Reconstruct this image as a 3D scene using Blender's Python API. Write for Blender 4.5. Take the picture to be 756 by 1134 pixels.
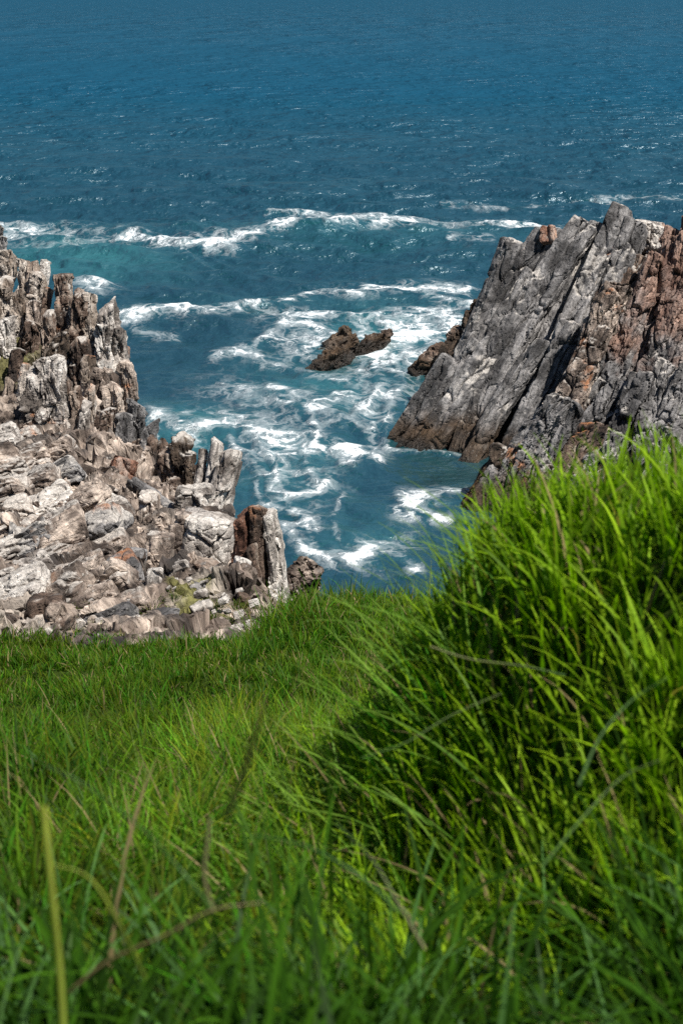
import bpy, math, random
import numpy as np
from mathutils import Vector

for o in list(bpy.data.objects): bpy.data.objects.remove(o)
C = bpy.context.scene.collection
R = math.radians

# ------------------------------------------------------------------ camera, sky, sun, exposure
HC = 15.0                     # camera height over the sea
PITCH = R(20.0)
FPX = 1575.0                  # focal length in photo pixels (50 mm, 36 mm high sensor)
CX, CY = 378.0, 567.0
cam_d = bpy.data.cameras.new('camera'); cam = bpy.data.objects.new('camera', cam_d); C.objects.link(cam)
cam.location = (0, 0, HC); cam.rotation_euler = (R(90) - PITCH, 0, 0)
cam_d.sensor_width = 36; cam_d.lens = 50; cam_d.clip_start = 0.05; cam_d.clip_end = 60000
cam_d.dof.use_dof = True; cam_d.dof.focus_distance = 34; cam_d.dof.aperture_fstop = 5.0
bpy.context.scene.camera = cam

SUN_EL, SUN_AZ = R(59), R(126)   # azimuth clockwise from +Y: from the right and a little behind the viewer
sun_dir = Vector((math.sin(SUN_AZ) * math.cos(SUN_EL), math.cos(SUN_AZ) * math.cos(SUN_EL), math.sin(SUN_EL)))
sd = bpy.data.lights.new('sun', 'SUN'); sd.energy = 5.0; sd.angle = R(0.53); sd.color = (1.0, 0.955, 0.89)
so = bpy.data.objects.new('sun', sd); C.objects.link(so); so.rotation_euler = (-sun_dir).to_track_quat('-Z', 'Y').to_euler()
so.location = (20, -10, 40)
w = bpy.data.worlds.new('World'); bpy.context.scene.world = w; w.use_nodes = True
nt = w.node_tree
sky = nt.nodes.new('ShaderNodeTexSky'); sky.sky_type = 'NISHITA'; sky.sun_disc = False
sky.sun_elevation = SUN_EL; sky.sun_rotation = SUN_AZ; sky.air_density = 1.0; sky.dust_density = 0.2; sky.ozone_density = 3.0
bg = nt.nodes['Background']; bg.inputs[1].default_value = 0.05
nt.links.new(sky.outputs[0], bg.inputs[0])
vs = bpy.context.scene.view_settings
vs.view_transform = 'Standard'; vs.look = 'None'; vs.exposure = 0.43; vs.gamma = 1.0; vs.use_curve_mapping = False
cy = bpy.context.scene.cycles
cy.max_bounces = 6; cy.diffuse_bounces = 2; cy.glossy_bounces = 2; cy.transmission_bounces = 4; cy.sample_clamp_indirect = 4; cy.use_denoising = False; cy.sample_clamp_direct = 2.5

# ------------------------------------------------------------------ numpy noise
def hash3(i, j, k, s=0):
    h = (i.astype(np.uint32) * np.uint32(374761393) + j.astype(np.uint32) * np.uint32(668265263)
         + k.astype(np.uint32) * np.uint32(2147483647) + np.uint32((s * 1274126177 + 12345) & 0xffffffff))
    h = (h ^ (h >> np.uint32(13))) * np.uint32(1274126177)
    h = (h ^ (h >> np.uint32(15))) * np.uint32(2246822519)
    return h ^ (h >> np.uint32(16))

def rnd(h): return (h & np.uint32(0xffffff)).astype(np.float32) / np.float32(0xffffff)

def vnoise(p, s=0):
    """value noise in -1..1"""
    f = np.floor(p).astype(np.int64); t = (p - f).astype(np.float32); t = t * t * t * (t * (t * 6 - 15) + 10)
    f = f & 0xffffffff
    out = 0
    for a in (0, 1):
        wa = t[:, 0] if a else 1 - t[:, 0]
        for b in (0, 1):
            wb = wa * (t[:, 1] if b else 1 - t[:, 1])
            for c in (0, 1):
                wc = wb * (t[:, 2] if c else 1 - t[:, 2])
                out = out + wc * rnd(hash3(f[:, 0] + a, f[:, 1] + b, f[:, 2] + c, s))
    return out * 2 - 1

def fbm(p, octv=4, s=0, gain=0.5, lac=2.03):
    out = 0; a = 1.0; n = 0
    for o in range(octv):
        out = out + a * vnoise(p * (lac ** o) + o * 17.3, s + o); n += a; a *= gain
    return out / n

def worley(p, s=0, jit=0.85):
    f = np.floor(p).astype(np.int64); t = (p - f).astype(np.float32)
    n = len(p); F1 = np.full(n, 9e9, np.float32); F2 = F1.copy(); idr = np.zeros(n, np.float32); tilt = np.zeros(n, np.float32)
    for a in (-1, 0, 1):
        for b in (-1, 0, 1):
            for c in (-1, 0, 1):
                i, j, k = (f[:, 0] + a) & 0xffffffff, (f[:, 1] + b) & 0xffffffff, (f[:, 2] + c) & 0xffffffff
                h = hash3(i, j, k, s)
                dx = a + .5 + jit * (rnd(h) - .5) - t[:, 0]
                h2 = h * np.uint32(2654435761); h2 ^= h2 >> np.uint32(14)
                dy = b + .5 + jit * (rnd(h2) - .5) - t[:, 1]
                h3 = h2 * np.uint32(2246822519); h3 ^= h3 >> np.uint32(13)
                dz = c + .5 + jit * (rnd(h3) - .5) - t[:, 2]
                d = dx * dx + dy * dy + dz * dz
                m = d < F1
                F2 = np.where(m, F1, np.minimum(F2, d)); F1 = np.where(m, d, F1)
                h4 = h3 * np.uint32(1664525) + np.uint32(1013904223)
                idr = np.where(m, rnd(h4), idr)
                h5 = (h4 ^ (h4 >> np.uint32(15))) * np.uint32(2654435761); h6 = (h5 ^ (h5 >> np.uint32(13))) * np.uint32(2246822519)
                tilt = np.where(m, (rnd(h5) - .5) * dx + (rnd(h6) - .5) * dy + (rnd(h5 ^ (h6 >> np.uint32(9))) - .5) * dz, tilt)
    return np.sqrt(F1), np.sqrt(F2), idr, tilt

def sstep(a, b, x):
    t = np.clip((x - a) / (b - a), 0, 1); return t * t * (3 - 2 * t)

def mixc(a, b, t): return a * (1 - t[:, None]) + b * t[:, None]

# ------------------------------------------------------------------ helpers
def at(px, py, Y):
    """photo pixel + distance along the ground -> point of the place (used to lay the place out to scale)"""
    u, v = (px - CX) / FPX, (CY - py) / FPX
    dy = math.cos(PITCH) + v * math.sin(PITCH); dz = -math.sin(PITCH) + v * math.cos(PITCH)
    k = Y / dy
    return np.array([u * k, Y, HC + dz * k])

def slope(py): return math.tan(PITCH + math.atan((py - CY) / FPX))   # drop per metre of distance on that row

def make_mesh(name, V, F, attrs=None, smooth=True):
    if attrs and 'st' in attrs: smooth = False        # broken stone: every small face catches the light by itself
    me = bpy.data.meshes.new(name)
    V = np.ascontiguousarray(V, np.float32); F = np.ascontiguousarray(F, np.int32)
    me.vertices.add(len(V)); me.vertices.foreach_set('co', V.ravel())
    k = F.shape[1]
    me.loops.add(F.size); me.loops.foreach_set('vertex_index', F.ravel())
    me.polygons.add(len(F)); me.polygons.foreach_set('loop_start', np.arange(0, F.size, k, dtype=np.int32))
    me.polygons.foreach_set('use_smooth', np.full(len(F), smooth))
    for an, (ty, data) in (attrs or {}).items():
        at_ = me.attributes.new(an, ty, 'POINT')
        key = {'FLOAT': 'value', 'FLOAT_VECTOR': 'vector', 'FLOAT_COLOR': 'color'}[ty]
        at_.data.foreach_set(key, np.ascontiguousarray(data, np.float32).ravel())
    me.update(calc_edges=True)
    return me

def tag(o, label=None, cat=None, group=None, kind=None):
    if label: o['label'] = label
    if cat: o['category'] = cat
    if group: o['group'] = group
    if kind: o['kind'] = kind
    return o

def link(name, me, mat, parent=None, loc=None):
    o = bpy.data.objects.new(name, me); C.objects.link(o)
    if mat and not me.materials: me.materials.append(mat)
    if parent: o.parent = parent
    if loc is not None: o.location = loc
    return o

def empty(name, loc, label, cat, group=None):
    o = bpy.data.objects.new(name, None); C.objects.link(o); o.location = loc; o.empty_display_size = .2
    return tag(o, label, cat, group)

def grid_faces(nu, nv, wrap=False):
    a = np.arange(nu - 1)[:, None] * nv + np.arange(nv if wrap else nv - 1)[None, :]
    j2 = (np.arange(nv if wrap else nv - 1) + 1) % nv
    b = np.arange(nu - 1)[:, None] * nv + j2[None, :]
    return np.stack([a, b, b + nv, a + nv], -1).reshape(-1, 4)

# ------------------------------------------------------------------ materials
def newmat(name):
    m = bpy.data.materials.new(name); m.use_nodes = True
    return m, m.node_tree, m.node_tree.nodes['Principled BSDF']

def rock_material():
    m, t, b = newmat('weathered_rock')
    N, L = t.nodes.new, t.links.new
    col = N('ShaderNodeAttribute'); col.attribute_name = 'col'
    st = N('ShaderNodeAttribute'); st.attribute_name = 'st'
    geo = N('ShaderNodeNewGeometry')
    n1 = N('ShaderNodeTexNoise'); n1.inputs['Scale'].default_value = 9; n1.inputs['Detail'].default_value = 8; n1.inputs['Roughness'].default_value = .72
    L(st.outputs['Vector'], n1.inputs['Vector'])
    mp = N('ShaderNodeMapping'); mp.inputs['Scale'].default_value = (6, 6, 1.1); L(st.outputs['Vector'], mp.inputs['Vector'])
    n2 = N('ShaderNodeTexNoise'); n2.inputs['Scale'].default_value = 2.2; n2.inputs['Detail'].default_value = 7; n2.inputs['Roughness'].default_value = .65
    L(mp.outputs[0], n2.inputs['Vector'])
    r1 = N('ShaderNodeMapRange'); r1.inputs[1].default_value = .3; r1.inputs[2].default_value = .7; r1.inputs[3].default_value = .62; r1.inputs[4].default_value = 1.34
    L(n1.outputs['Fac'], r1.inputs[0])
    r2 = N('ShaderNodeMapRange'); r2.inputs[1].default_value = .35; r2.inputs[2].default_value = .65; r2.inputs[3].default_value = .74; r2.inputs[4].default_value = 1.24
    L(n2.outputs['Fac'], r2.inputs[0])
    mu = N('ShaderNodeMath'); mu.operation = 'MULTIPLY'; L(r1.outputs[0], mu.inputs[0]); L(r2.outputs[0], mu.inputs[1])
    vm = N('ShaderNodeVectorMath'); vm.operation = 'SCALE'; L(col.outputs['Vector'], vm.inputs[0]); L(mu.outputs[0], vm.inputs['Scale'])
    # pale lichen / salt specks
    vo = N('ShaderNodeTexVoronoi'); vo.inputs['Scale'].default_value = 7; L(geo.outputs['Position'], vo.inputs['Vector'])
    nz = N('ShaderNodeTexNoise'); nz.inputs['Scale'].default_value = 1.7; nz.inputs['Detail'].default_value = 5; L(geo.outputs['Position'], nz.inputs['Vector'])
    ad = N('ShaderNodeMath'); ad.operation = 'MULTIPLY_ADD'; ad.inputs[1].default_value = -.75; ad.inputs[2].default_value = .56; L(nz.outputs['Fac'], ad.inputs[0])
    su = N('ShaderNodeMath'); su.operation = 'SUBTRACT'; L(vo.outputs['Distance'], su.inputs[0]); L(ad.outputs[0], su.inputs[1])
    sp = N('ShaderNodeMapRange'); sp.inputs[1].default_value = -.04; sp.inputs[2].default_value = -.12; sp.inputs[3].default_value = 0; sp.inputs[4].default_value = .55
    L(su.outputs[0], sp.inputs[0])
    spk = N('ShaderNodeAttribute'); spk.attribute_name = 'speck'
    spm = N('ShaderNodeMath'); spm.operation = 'MULTIPLY'; L(sp.outputs[0], spm.inputs[0]); L(spk.outputs['Fac'], spm.inputs[1])
    mx = N('ShaderNodeMix'); mx.data_type = 'RGBA'; L(spm.outputs[0], mx.inputs['Factor']); L(vm.outputs[0], mx.inputs['A']); mx.inputs['B'].default_value = (.56, .53, .48, 1)
    L(mx.outputs['Result'], b.inputs['Base Color'])
    # bump: grain, lamination along the beds, small cracks
    vc = N('ShaderNodeTexVoronoi'); vc.feature = 'DISTANCE_TO_EDGE'; vc.inputs['Scale'].default_value = 1.0
    mp2 = N('ShaderNodeMapping'); mp2.inputs['Scale'].default_value = (4.2, 4.2, 1.6)
    wv = N('ShaderNodeMix'); wv.data_type = 'VECTOR'; wv.inputs['Factor'].default_value = .13
    L(st.outputs['Vector'], wv.inputs['A']); L(n1.outputs['Color'], wv.inputs['B']); L(wv.outputs['Result'], mp2.inputs['Vector']); L(mp2.outputs[0], vc.inputs['Vector'])
    cr = N('ShaderNodeMapRange'); cr.inputs[1].default_value = 0; cr.inputs[2].default_value = .09; L(vc.outputs['Distance'], cr.inputs[0])
    h1 = N('ShaderNodeMath'); h1.operation = 'MULTIPLY_ADD'; h1.inputs[1].default_value = .5; L(cr.outputs[0], h1.inputs[0]); L(n1.outputs['Fac'], h1.inputs[2])
    h2 = N('ShaderNodeMath'); h2.operation = 'MULTIPLY_ADD'; h2.inputs[1].default_value = 1.3; L(n2.outputs['Fac'], h2.inputs[0]); L(h1.outputs[0], h2.inputs[2])
    bp = N('ShaderNodeBump'); bp.inputs['Strength'].default_value = .85; bp.inputs['Distance'].default_value = .07
    L(h2.outputs[0], bp.inputs['Height']); L(bp.outputs[0], b.inputs['Normal'])
    wt = N('ShaderNodeAttribute'); wt.attribute_name = 'wet'
    rr = N('ShaderNodeMapRange'); rr.inputs[3].default_value = .88; rr.inputs[4].default_value = .35; L(wt.outputs['Fac'], rr.inputs[0]); L(rr.outputs[0], b.inputs['Roughness'])
    b.inputs['Specular IOR Level'].default_value = .35
    return m
M_ROCK = rock_material()

def grass_material(name, gloss=.1):
    m, t, b = newmat(name); N, L = t.nodes.new, t.links.new
    col = N('ShaderNodeAttribute'); col.attribute_name = 'col'
    L(col.outputs['Color'], b.inputs['Base Color']); b.inputs['Roughness'].default_value = .48; b.inputs['Specular IOR Level'].default_value = gloss
    tr = N('ShaderNodeBsdfTranslucent')
    sc = N('ShaderNodeVectorMath'); sc.operation = 'MULTIPLY'; sc.inputs[1].default_value = (1.25, 1.5, .35); L(col.outputs['Vector'], sc.inputs[0]); L(sc.outputs[0], tr.inputs['Color'])
    mx = N('ShaderNodeMixShader'); mx.inputs[0].default_value = .42
    L(b.outputs[0], mx.inputs[1]); L(tr.outputs[0], mx.inputs[2]); L(mx.outputs[0], t.nodes['Material Output'].inputs['Surface'])
    return m
M_GRASS = grass_material('grass_blade')

def soil_material():
    m, t, b = newmat('turf_soil'); N, L = t.nodes.new, t.links.new
    geo = N('ShaderNodeNewGeometry'); n = N('ShaderNodeTexNoise'); n.inputs['Scale'].default_value = 6; n.inputs['Detail'].default_value = 8
    L(geo.outputs['Position'], n.inputs['Vector'])
    cr = N('ShaderNodeValToRGB'); cr.color_ramp.elements[0].position = .35; cr.color_ramp.elements[0].color = (.018, .030, .006, 1)
    cr.color_ramp.elements[1].position = .7; cr.color_ramp.elements[1].color = (.050, .078, .014, 1)
    L(n.outputs['Fac'], cr.inputs[0]); L(cr.outputs[0], b.inputs['Base Color']); b.inputs['Roughness'].default_value = 1.; b.inputs['Specular IOR Level'].default_value = .0
    bp = N('ShaderNodeBump'); bp.inputs['Distance'].default_value = .05; L(n.outputs['Fac'], bp.inputs['Height']); L(bp.outputs[0], b.inputs['Normal'])
    return m
M_SOIL = soil_material()

# ------------------------------------------------------------------ the sea
def chart(px, py):            # position on the sea surface as (x/Y, H/Y): pure ground-plane coordinates
    p = slope(py); Y = HC / p
    k = Y / (math.cos(PITCH) + (CY - py) / FPX * math.sin(PITCH))
    return ((px - CX) / FPX * k / Y * FPX, p * FPX)

FOAM_LINES = [
 ([(282,478),(296,505),(306,532),(322,560),(340,590),(350,612)], 5.5, .95), ([(326,440),(346,462),(352,485),(338,512),(350,534)], 5.5, 1.0), ([(404,398),(424,425),(412,450),(392,470)], 5, .9),
 ([(316,356),(296,372),(284,392)], 5, .9), ([(250,470),(262,495),(284,525),(292,560)], 4.5, .85), ([(372,440),(356,452),(336,455),(318,450)], 4, .9), ([(440,372),(432,398),(444,425),(432,455),(424,486)], 5, .85),
 ([(380,545),(366,575),(376,604)], 3.5, .75), ([(488,352),(500,366),(484,384)], 6, .95), ([(406,352),(440,345),(480,344),(520,350)], 5, .9),  # points on the sea surface, half width, strength
 ([(128,262),(150,262),(185,268),(220,271),(252,272),(275,268),(300,262),(330,259),(365,256),(400,253),(440,250),(480,250),(520,252),(560,252),(600,255),(640,257)], 2.8, 1.2),
 ([(235,271),(262,271),(285,266)], 4.6, 1.15), ([(350,246),(385,247),(430,247),(470,249)], 4.6, 1.15), ([(300,239),(335,240),(370,243)], 2.0, .9),
 ([(-60,250),(0,254),(35,256),(75,258)], 4.2, 1.05), ([(0,264),(30,262)], 4, .8),
 ([(88,318),(104,318),(116,322)], 7, .95), ([(96,328),(110,330)], 4, .9),
 ([(122,356),(150,354),(178,350),(206,349)], 5.5, 1.3), ([(200,352),(230,350),(262,346),(296,342)], 3.6, 1.1), ([(175,344),(205,346)], 3, .8),
 ([(300,341),(330,332),(348,324),(376,322),(405,326)], 4, .95),
 ([(404,322),(440,318),(478,316),(515,319)], 6, 1.2), ([(470,329),(505,334),(535,340)], 4.5, 1.1), ([(515,342),(540,346)], 4, 1.),
 ([(232,394),(258,391),(280,386)], 4.5, 1.15), ([(280,386),(292,374),(312,362),(340,355),(375,352)], 5, .95), ([(375,352),(410,356),(430,362)], 4, .9),
 ([(290,398),(320,402),(345,410)], 3.5, .7), ([(320,362),(350,366),(372,372)], 5, .8), ([(436,352),(470,350),(505,352),(525,356)], 8, .95),
 ([(430,378),(455,372),(480,372)], 7, 1.1), ([(396,398),(430,392),(460,396),(478,392)], 6, .9),
 ([(300,430),(330,438),(362,445),(390,440)], 4.5, .85), ([(330,412),(370,420),(405,418),(440,425)], 4, .75), ([(420,405),(440,420),(430,445)], 5, .75),
 ([(312,446),(332,456),(356,462),(380,468)], 6, 1.1), ([(380,468),(400,478),(420,476)], 4, .85), ([(276,480),(305,486),(340,484),(372,490)], 7, 1.05),
 ([(372,497),(398,503),(416,510)], 6, 1.25), ([(380,515),(395,517)], 2.5, .9), ([(300,512),(330,506),(352,500)], 6, .95), ([(266,505),(285,520),(300,532)], 5, .9),
 ([(306,545),(330,552),(352,547),(360,536)], 6, 1.2), ([(300,560),(325,572),(345,580),(350,592)], 5, .95), ([(340,600),(352,612)], 6, .95),
 ([(335,612),(362,618),(395,616),(425,616),(450,624),(462,634)], 8, 1.25), ([(380,628),(420,634)], 6, 1.1), ([(312,588),(330,600)], 4, .8),
 ([(440,550),(462,549),(490,547),(512,549)], 4.5, .95), ([(446,556),(468,566),(490,574)], 5.5, .95), ([(484,574),(500,576)], 5, 1.2), ([(430,497),(470,499),(520,508)], 1.6, .8),
 ([(424,486),(427,494)], 4, .9), ([(166,462),(195,466),(225,472),(255,480)], 6.5, .95), ([(170,478),(215,486)], 5, .85),
 ([(640,222),(680,222),(720,221),(756,223)], 1.6, .62), ([(490,228),(560,229),(620,226)], 1.6, .52), ([(500,270),(545,271)], 4, .55), ([(590,225),(650,226)], 1.6, .55),
 ([(148,368),(190,372)], 5, .6), ([(560,245),(620,250)], 3, .7),
]
FOAM_BLOBS = [  # patches of lacy foam
 (455,372,70,26,.72),(415,400,70,22,.60),(500,365,34,22,.82),(345,375,60,22,.52),(330,455,60,22,.62),(385,460,50,26,.52),(300,500,50,26,.66),(340,535,44,24,.50),
 (215,474,56,16,.75),(330,580,30,30,.48),(400,618,60,18,.78),(470,560,40,18,.60),(300,350,50,10,.40),(410,250,90,10,.42),(215,270,70,8,.42),
 (60,262,90,14,.48),(160,352,60,9,.42),(465,320,70,10,.50),(395,500,34,14,.6),(430,430,34,30,.52),(260,470,40,20,.5),(450,600,40,20,.35),(250,430,60,24,.30),(105,322,30,14,.5),
]
TEAL_BLOBS = [(90,285,110,30,.9),(60,262,90,14,.6),(430,375,110,45,.85),(360,430,110,50,.7),(320,520,80,60,.7),(220,475,80,28,1.0),(400,600,90,40,.5),(330,340,120,16,.35),(400,260,240,16,.35),(480,560,50,26,.35),(480,395,40,40,.5)]

def sea():
    Hc = HC
    # columns: slopes x/Y, rows: distances
    dense = np.arange(-430, 432, 1.25)
    side = 430 * np.exp(np.linspace(0, math.log(9), 60))[1:]
    u = np.concatenate([-side[::-1], dense, side]) / FPX
    rows = []
    p = slope(760)
    py = 700.0
    while py > 2: rows.append(HC / slope(py)); py -= 1.1 if py > 190 else 1.3
    far = np.geomspace(rows[-1] * 1.12, 45000, 26)
    near = np.linspace(6, rows[0] - .5, 24)
    Y = np.concatenate([near, rows, far])
    nu, nv = len(Y), len(u)
    YY = np.repeat(Y, nv); U = np.tile(u, nu); X = U * YY
    dY = np.repeat(np.gradient(Y), nv)
    # foam masks on the surface
    cu, cv = U * FPX, Hc / YY * FPX
    foam = np.zeros(len(X)); swell = np.zeros(len(X))
    # wobble so that lines drawn by hand get a natural run
    q = np.stack([X * .35, YY * .35, np.zeros_like(X)], 1)
    wob = fbm(q, 4, 5); wob2 = fbm(q + 40, 4, 8)
    cuw = cu + wob * 9; cvw = cv + wob2 * 5 * np.clip(cv / 500, .35, 1.2)
    for pts, hw, s in FOAM_LINES:
        P = np.array([chart(*q_) for q_ in pts])
        lo = P.min(0) - 40; hi = P.max(0) + 40
        idx = np.nonzero((cuw > lo[0]) & (cuw < hi[0]) & (cvw > lo[1]) & (cvw < hi[1]))[0]
        if not len(idx): continue
        x, y = cuw[idx], cvw[idx]; best = np.full(len(idx), 9e9)
        for a, b in zip(P[:-1], P[1:]):
            d = b - a; t = np.clip(((x - a[0]) * d[0] + (y - a[1]) * d[1]) / (d @ d + 1e-9), 0, 1)
            best = np.minimum(best, np.hypot(x - a[0] - t * d[0], (y - a[1] - t * d[1])))
        v = .78 * s * np.exp(-(best / (hw * 1.25)) ** 1.7)
        foam[idx] = np.maximum(foam[idx], v); 
        swell[idx] = np.maximum(swell[idx], s * np.exp(-(best / (hw * 1.8)) ** 2))
    teal = np.zeros(len(X))
    for (bx, by, rx, ry, s) in FOAM_BLOBS:
        c = chart(bx, by); c2 = chart(bx, by + ry)
        v = 1.15 * s * np.exp(-1.0 * (((cuw - c[0]) / rx) ** 2 + ((cvw - c[1]) / (c2[1] - c[1])) ** 2))
        foam = 1 - (1 - np.clip(foam, 0, 1.3)) * (1 - v * .8) if False else np.maximum(foam, v) + .25 * np.minimum(foam, v)
    for (bx, by, rx, ry, s) in TEAL_BLOBS:
        c = chart(bx, by); c2 = chart(bx, by + ry)
        teal = np.maximum(teal, s * np.exp(-1.2 * (((cuw - c[0]) / rx) ** 2 + ((cvw - c[1]) / (c2[1] - c[1])) ** 2)))
    # waves: many directional trains, warped so that they never line up
    rs = np.random.RandomState(4)
    wx = X + fbm(np.stack([X * .05, YY * .05, X * 0], 1), 3, 11) * 5
    wy = YY + fbm(np.stack([X * .05, YY * .05, X * 0 + 9], 1), 3, 12) * 5
    gust = .75 + .5 * fbm(np.stack([X * .012, YY * .02, X * 0], 1), 3, 31)
    z = np.zeros(len(X)); calm = 1 - .35 * sstep(70, 45, YY)
    for i in range(70):
        lam = 0.7 * (48 / .7) ** (i / 69.0) if i < 60 else rs.uniform(12, 40)
        ang = R(-100 + rs.normal(0, 34)); k = 2 * math.pi / lam
        amp = .0190 * lam ** .66 * (1 if lam < 9 else .6)
        ph = k * (wx * math.cos(ang) + wy * math.sin(ang)) + rs.uniform(0, 6.28)
        filt = sstep(1.8, 5.0, lam / (dY + 1e-6)) * (1 - (.5 * sstep(120, 300, YY) if lam > 12 else 0))
        s_ = np.sin(ph)
        z += amp * gust * calm * filt * (np.exp(s_ * .9 - .9) * 1.9 - .95)
    z *= 1.05 + .15 * sstep(60, 90, YY)
    z += .20 * swell * sstep(36, 50, YY) * sstep(180, 110, YY)
    z += foam.clip(0, 1) * .05 * fbm(np.stack([X * 2.2, YY * 2.2, X * 0], 1), 3, 77)
    # calmer pool beside the right rock
    c = chart(478, 525); pool = np.exp(-(((cu - c[0]) / 48) ** 2 + ((cv - c[1]) / 26) ** 2)); z *= 1 - .75 * pool
    V = np.stack([X, YY, z], 1)
    me = make_mesh('sea', V, grid_faces(nu, nv)[:, ::-1], {'foam': ('FLOAT', foam), 'teal': ('FLOAT', teal * (1 - .8 * pool)), 'pool': ('FLOAT', pool)})
    m, t, b = newmat('sea_water'); N, L = t.nodes.new, t.links.new
    geo = N('ShaderNodeNewGeometry'); fo = N('ShaderNodeAttribute'); fo.attribute_name = 'foam'
    te = N('ShaderNodeAttribute'); te.attribute_name = 'teal'; po = N('ShaderNodeAttribute'); po.attribute_name = 'pool'
    def noise(scale, detail, rough, vec, stretch=None):
        n = N('ShaderNodeTexNoise'); n.inputs['Scale'].default_value = scale; n.inputs['Detail'].default_value = detail; n.inputs['Roughness'].default_value = rough
        if stretch:
            mp = N('ShaderNodeMapping'); mp.inputs['Scale'].default_value = stretch; L(vec, mp.inputs['Vector']); vec = mp.outputs[0]
        L(vec, n.inputs['Vector']); return n
    def math_(op, a, b_=None, c_=None):
        n = N('ShaderNodeMath'); n.operation = op
        for i, v in enumerate((a, b_, c_)):
            if v is None: continue
            if isinstance(v, (int, float)): n.inputs[i].default_value = v
            else: L(v, n.inputs[i])
        return n.outputs[0]
    def rng(v, a, b_, c_=0., d=1., smooth=False):
        n = N('ShaderNodeMapRange'); n.inputs[1].default_value = a; n.inputs[2].default_value = b_; n.inputs[3].default_value = c_; n.inputs[4].default_value = d
        if smooth: n.interpolation_type = 'SMOOTHSTEP'
        L(v, n.inputs[0]); return n.outputs[0]
    P = geo.outputs['Position']
    # lacy foam: warped cell edges at three sizes
    wn = noise(.55, 5, .6, P)
    wvec = N('ShaderNodeVectorMath'); wvec.operation = 'MULTIPLY_ADD'; wvec.inputs[1].default_value = (3.4, 3.4, 0); L(wn.outputs['Color'], wvec.inputs[0]); L(P, wvec.inputs[2])
    flat = N('ShaderNodeVectorMath'); flat.operation = 'MULTIPLY'; flat.inputs[1].default_value = (1, .62, 0); L(wvec.outputs[0], flat.inputs[0])
    def lace(scale):
        v = N('ShaderNodeTexVoronoi'); v.feature = 'DISTANCE_TO_EDGE'; v.inputs['Scale'].default_value = scale; L(flat.outputs[0], v.inputs['Vector']); return v.outputs['Distance']
    l1 = rng(lace(.62), 0, .5, 1, 0); l2 = rng(lace(1.7), 0, .5, 1, 0); l3 = rng(lace(4.6), 0, .5, 1, 0)
    nz = noise(1.5, 9, .68, flat.outputs[0]).outputs['Fac']; nzl = noise(.33, 4, .55, P).outputs['Fac']
    pat = math_('ADD', math_('ADD', math_('MULTIPLY', l1, .36), math_('MULTIPLY', l2, .30)), math_('ADD', math_('MULTIPLY', l3, .14), math_('MULTIPLY', nz, .42)))
    pat = math_('ADD', pat, math_('MULTIPLY', math_('SUBTRACT', nzl, .5), .55))
    # pattern ~0.3..1.1 ; foam where pattern + mask > threshold
    pat = math_('MULTIPLY', math_('SUBTRACT', pat, .83), 2.9)
    sumv = math_('ADD', pat, fo.outputs['Fac'])
    F = rng(sumv, .60, 1.20, 0, .95, True)
    F = math_('MULTIPLY', F, rng(fo.outputs['Fac'], .06, .3))
    thin = math_('MULTIPLY', rng(sumv, .10, .95, 0, .36, True), rng(fo.outputs['Fac'], .05, .35))
    Fa = math_('MAXIMUM', F, thin)
    # whitecap specks out at sea
    sepd = N('ShaderNodeSeparateXYZ'); L(P, sepd.inputs[0])
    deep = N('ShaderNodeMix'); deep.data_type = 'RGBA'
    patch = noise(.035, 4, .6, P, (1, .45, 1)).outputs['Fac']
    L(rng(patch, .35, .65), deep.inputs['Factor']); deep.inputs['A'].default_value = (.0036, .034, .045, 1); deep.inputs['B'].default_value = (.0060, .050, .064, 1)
    off = N('ShaderNodeMix'); off.data_type = 'RGBA'; L(rng(sepd.outputs[1], 60, 240), off.inputs['Factor']); L(deep.outputs['Result'], off.inputs['A']); off.inputs['B'].default_value = (.0050, .062, .112, 1)   # base colour turns bluer with distance
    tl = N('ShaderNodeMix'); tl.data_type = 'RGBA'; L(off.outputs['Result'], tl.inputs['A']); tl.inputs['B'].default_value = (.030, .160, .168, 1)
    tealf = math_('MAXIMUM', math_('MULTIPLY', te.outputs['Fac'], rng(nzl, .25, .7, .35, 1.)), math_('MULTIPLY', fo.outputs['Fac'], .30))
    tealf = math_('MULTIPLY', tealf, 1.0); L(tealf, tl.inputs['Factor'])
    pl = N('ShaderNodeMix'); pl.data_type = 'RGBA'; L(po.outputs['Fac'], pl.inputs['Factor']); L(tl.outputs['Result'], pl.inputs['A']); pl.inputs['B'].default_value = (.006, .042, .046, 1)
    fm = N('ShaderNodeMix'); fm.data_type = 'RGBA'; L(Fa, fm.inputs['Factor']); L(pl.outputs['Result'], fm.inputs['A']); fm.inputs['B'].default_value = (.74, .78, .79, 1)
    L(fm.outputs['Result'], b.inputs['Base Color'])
    L(math_('MAXIMUM', rng(Fa, 0, 1, .12, .8), rng(sepd.outputs[1], 60, 900, .12, .5)), b.inputs['Roughness']); b.inputs['IOR'].default_value = 1.333
    b.inputs['Specular IOR Level'].default_value = .20
    # ripples
    b1 = noise(2.6, 4, .48, P, (1, 1.2, 1)).outputs['Fac']; b2 = noise(.9, 4, .48, P, (1, .7, 1)).outputs['Fac']
    b3 = noise(.34, 5, .50, P, (.55, .8, 1)).outputs['Fac']; b4 = noise(.10, 6, .54, P, (.6, .7, 1)).outputs['Fac']
    Yd = sepd.outputs[1]
    hgt = math_('ADD', math_('MULTIPLY', b1, .09), math_('MULTIPLY', math_('MULTIPLY', b2, rng(Yd, 45, 110, .6, 1.)), .7))
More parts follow.
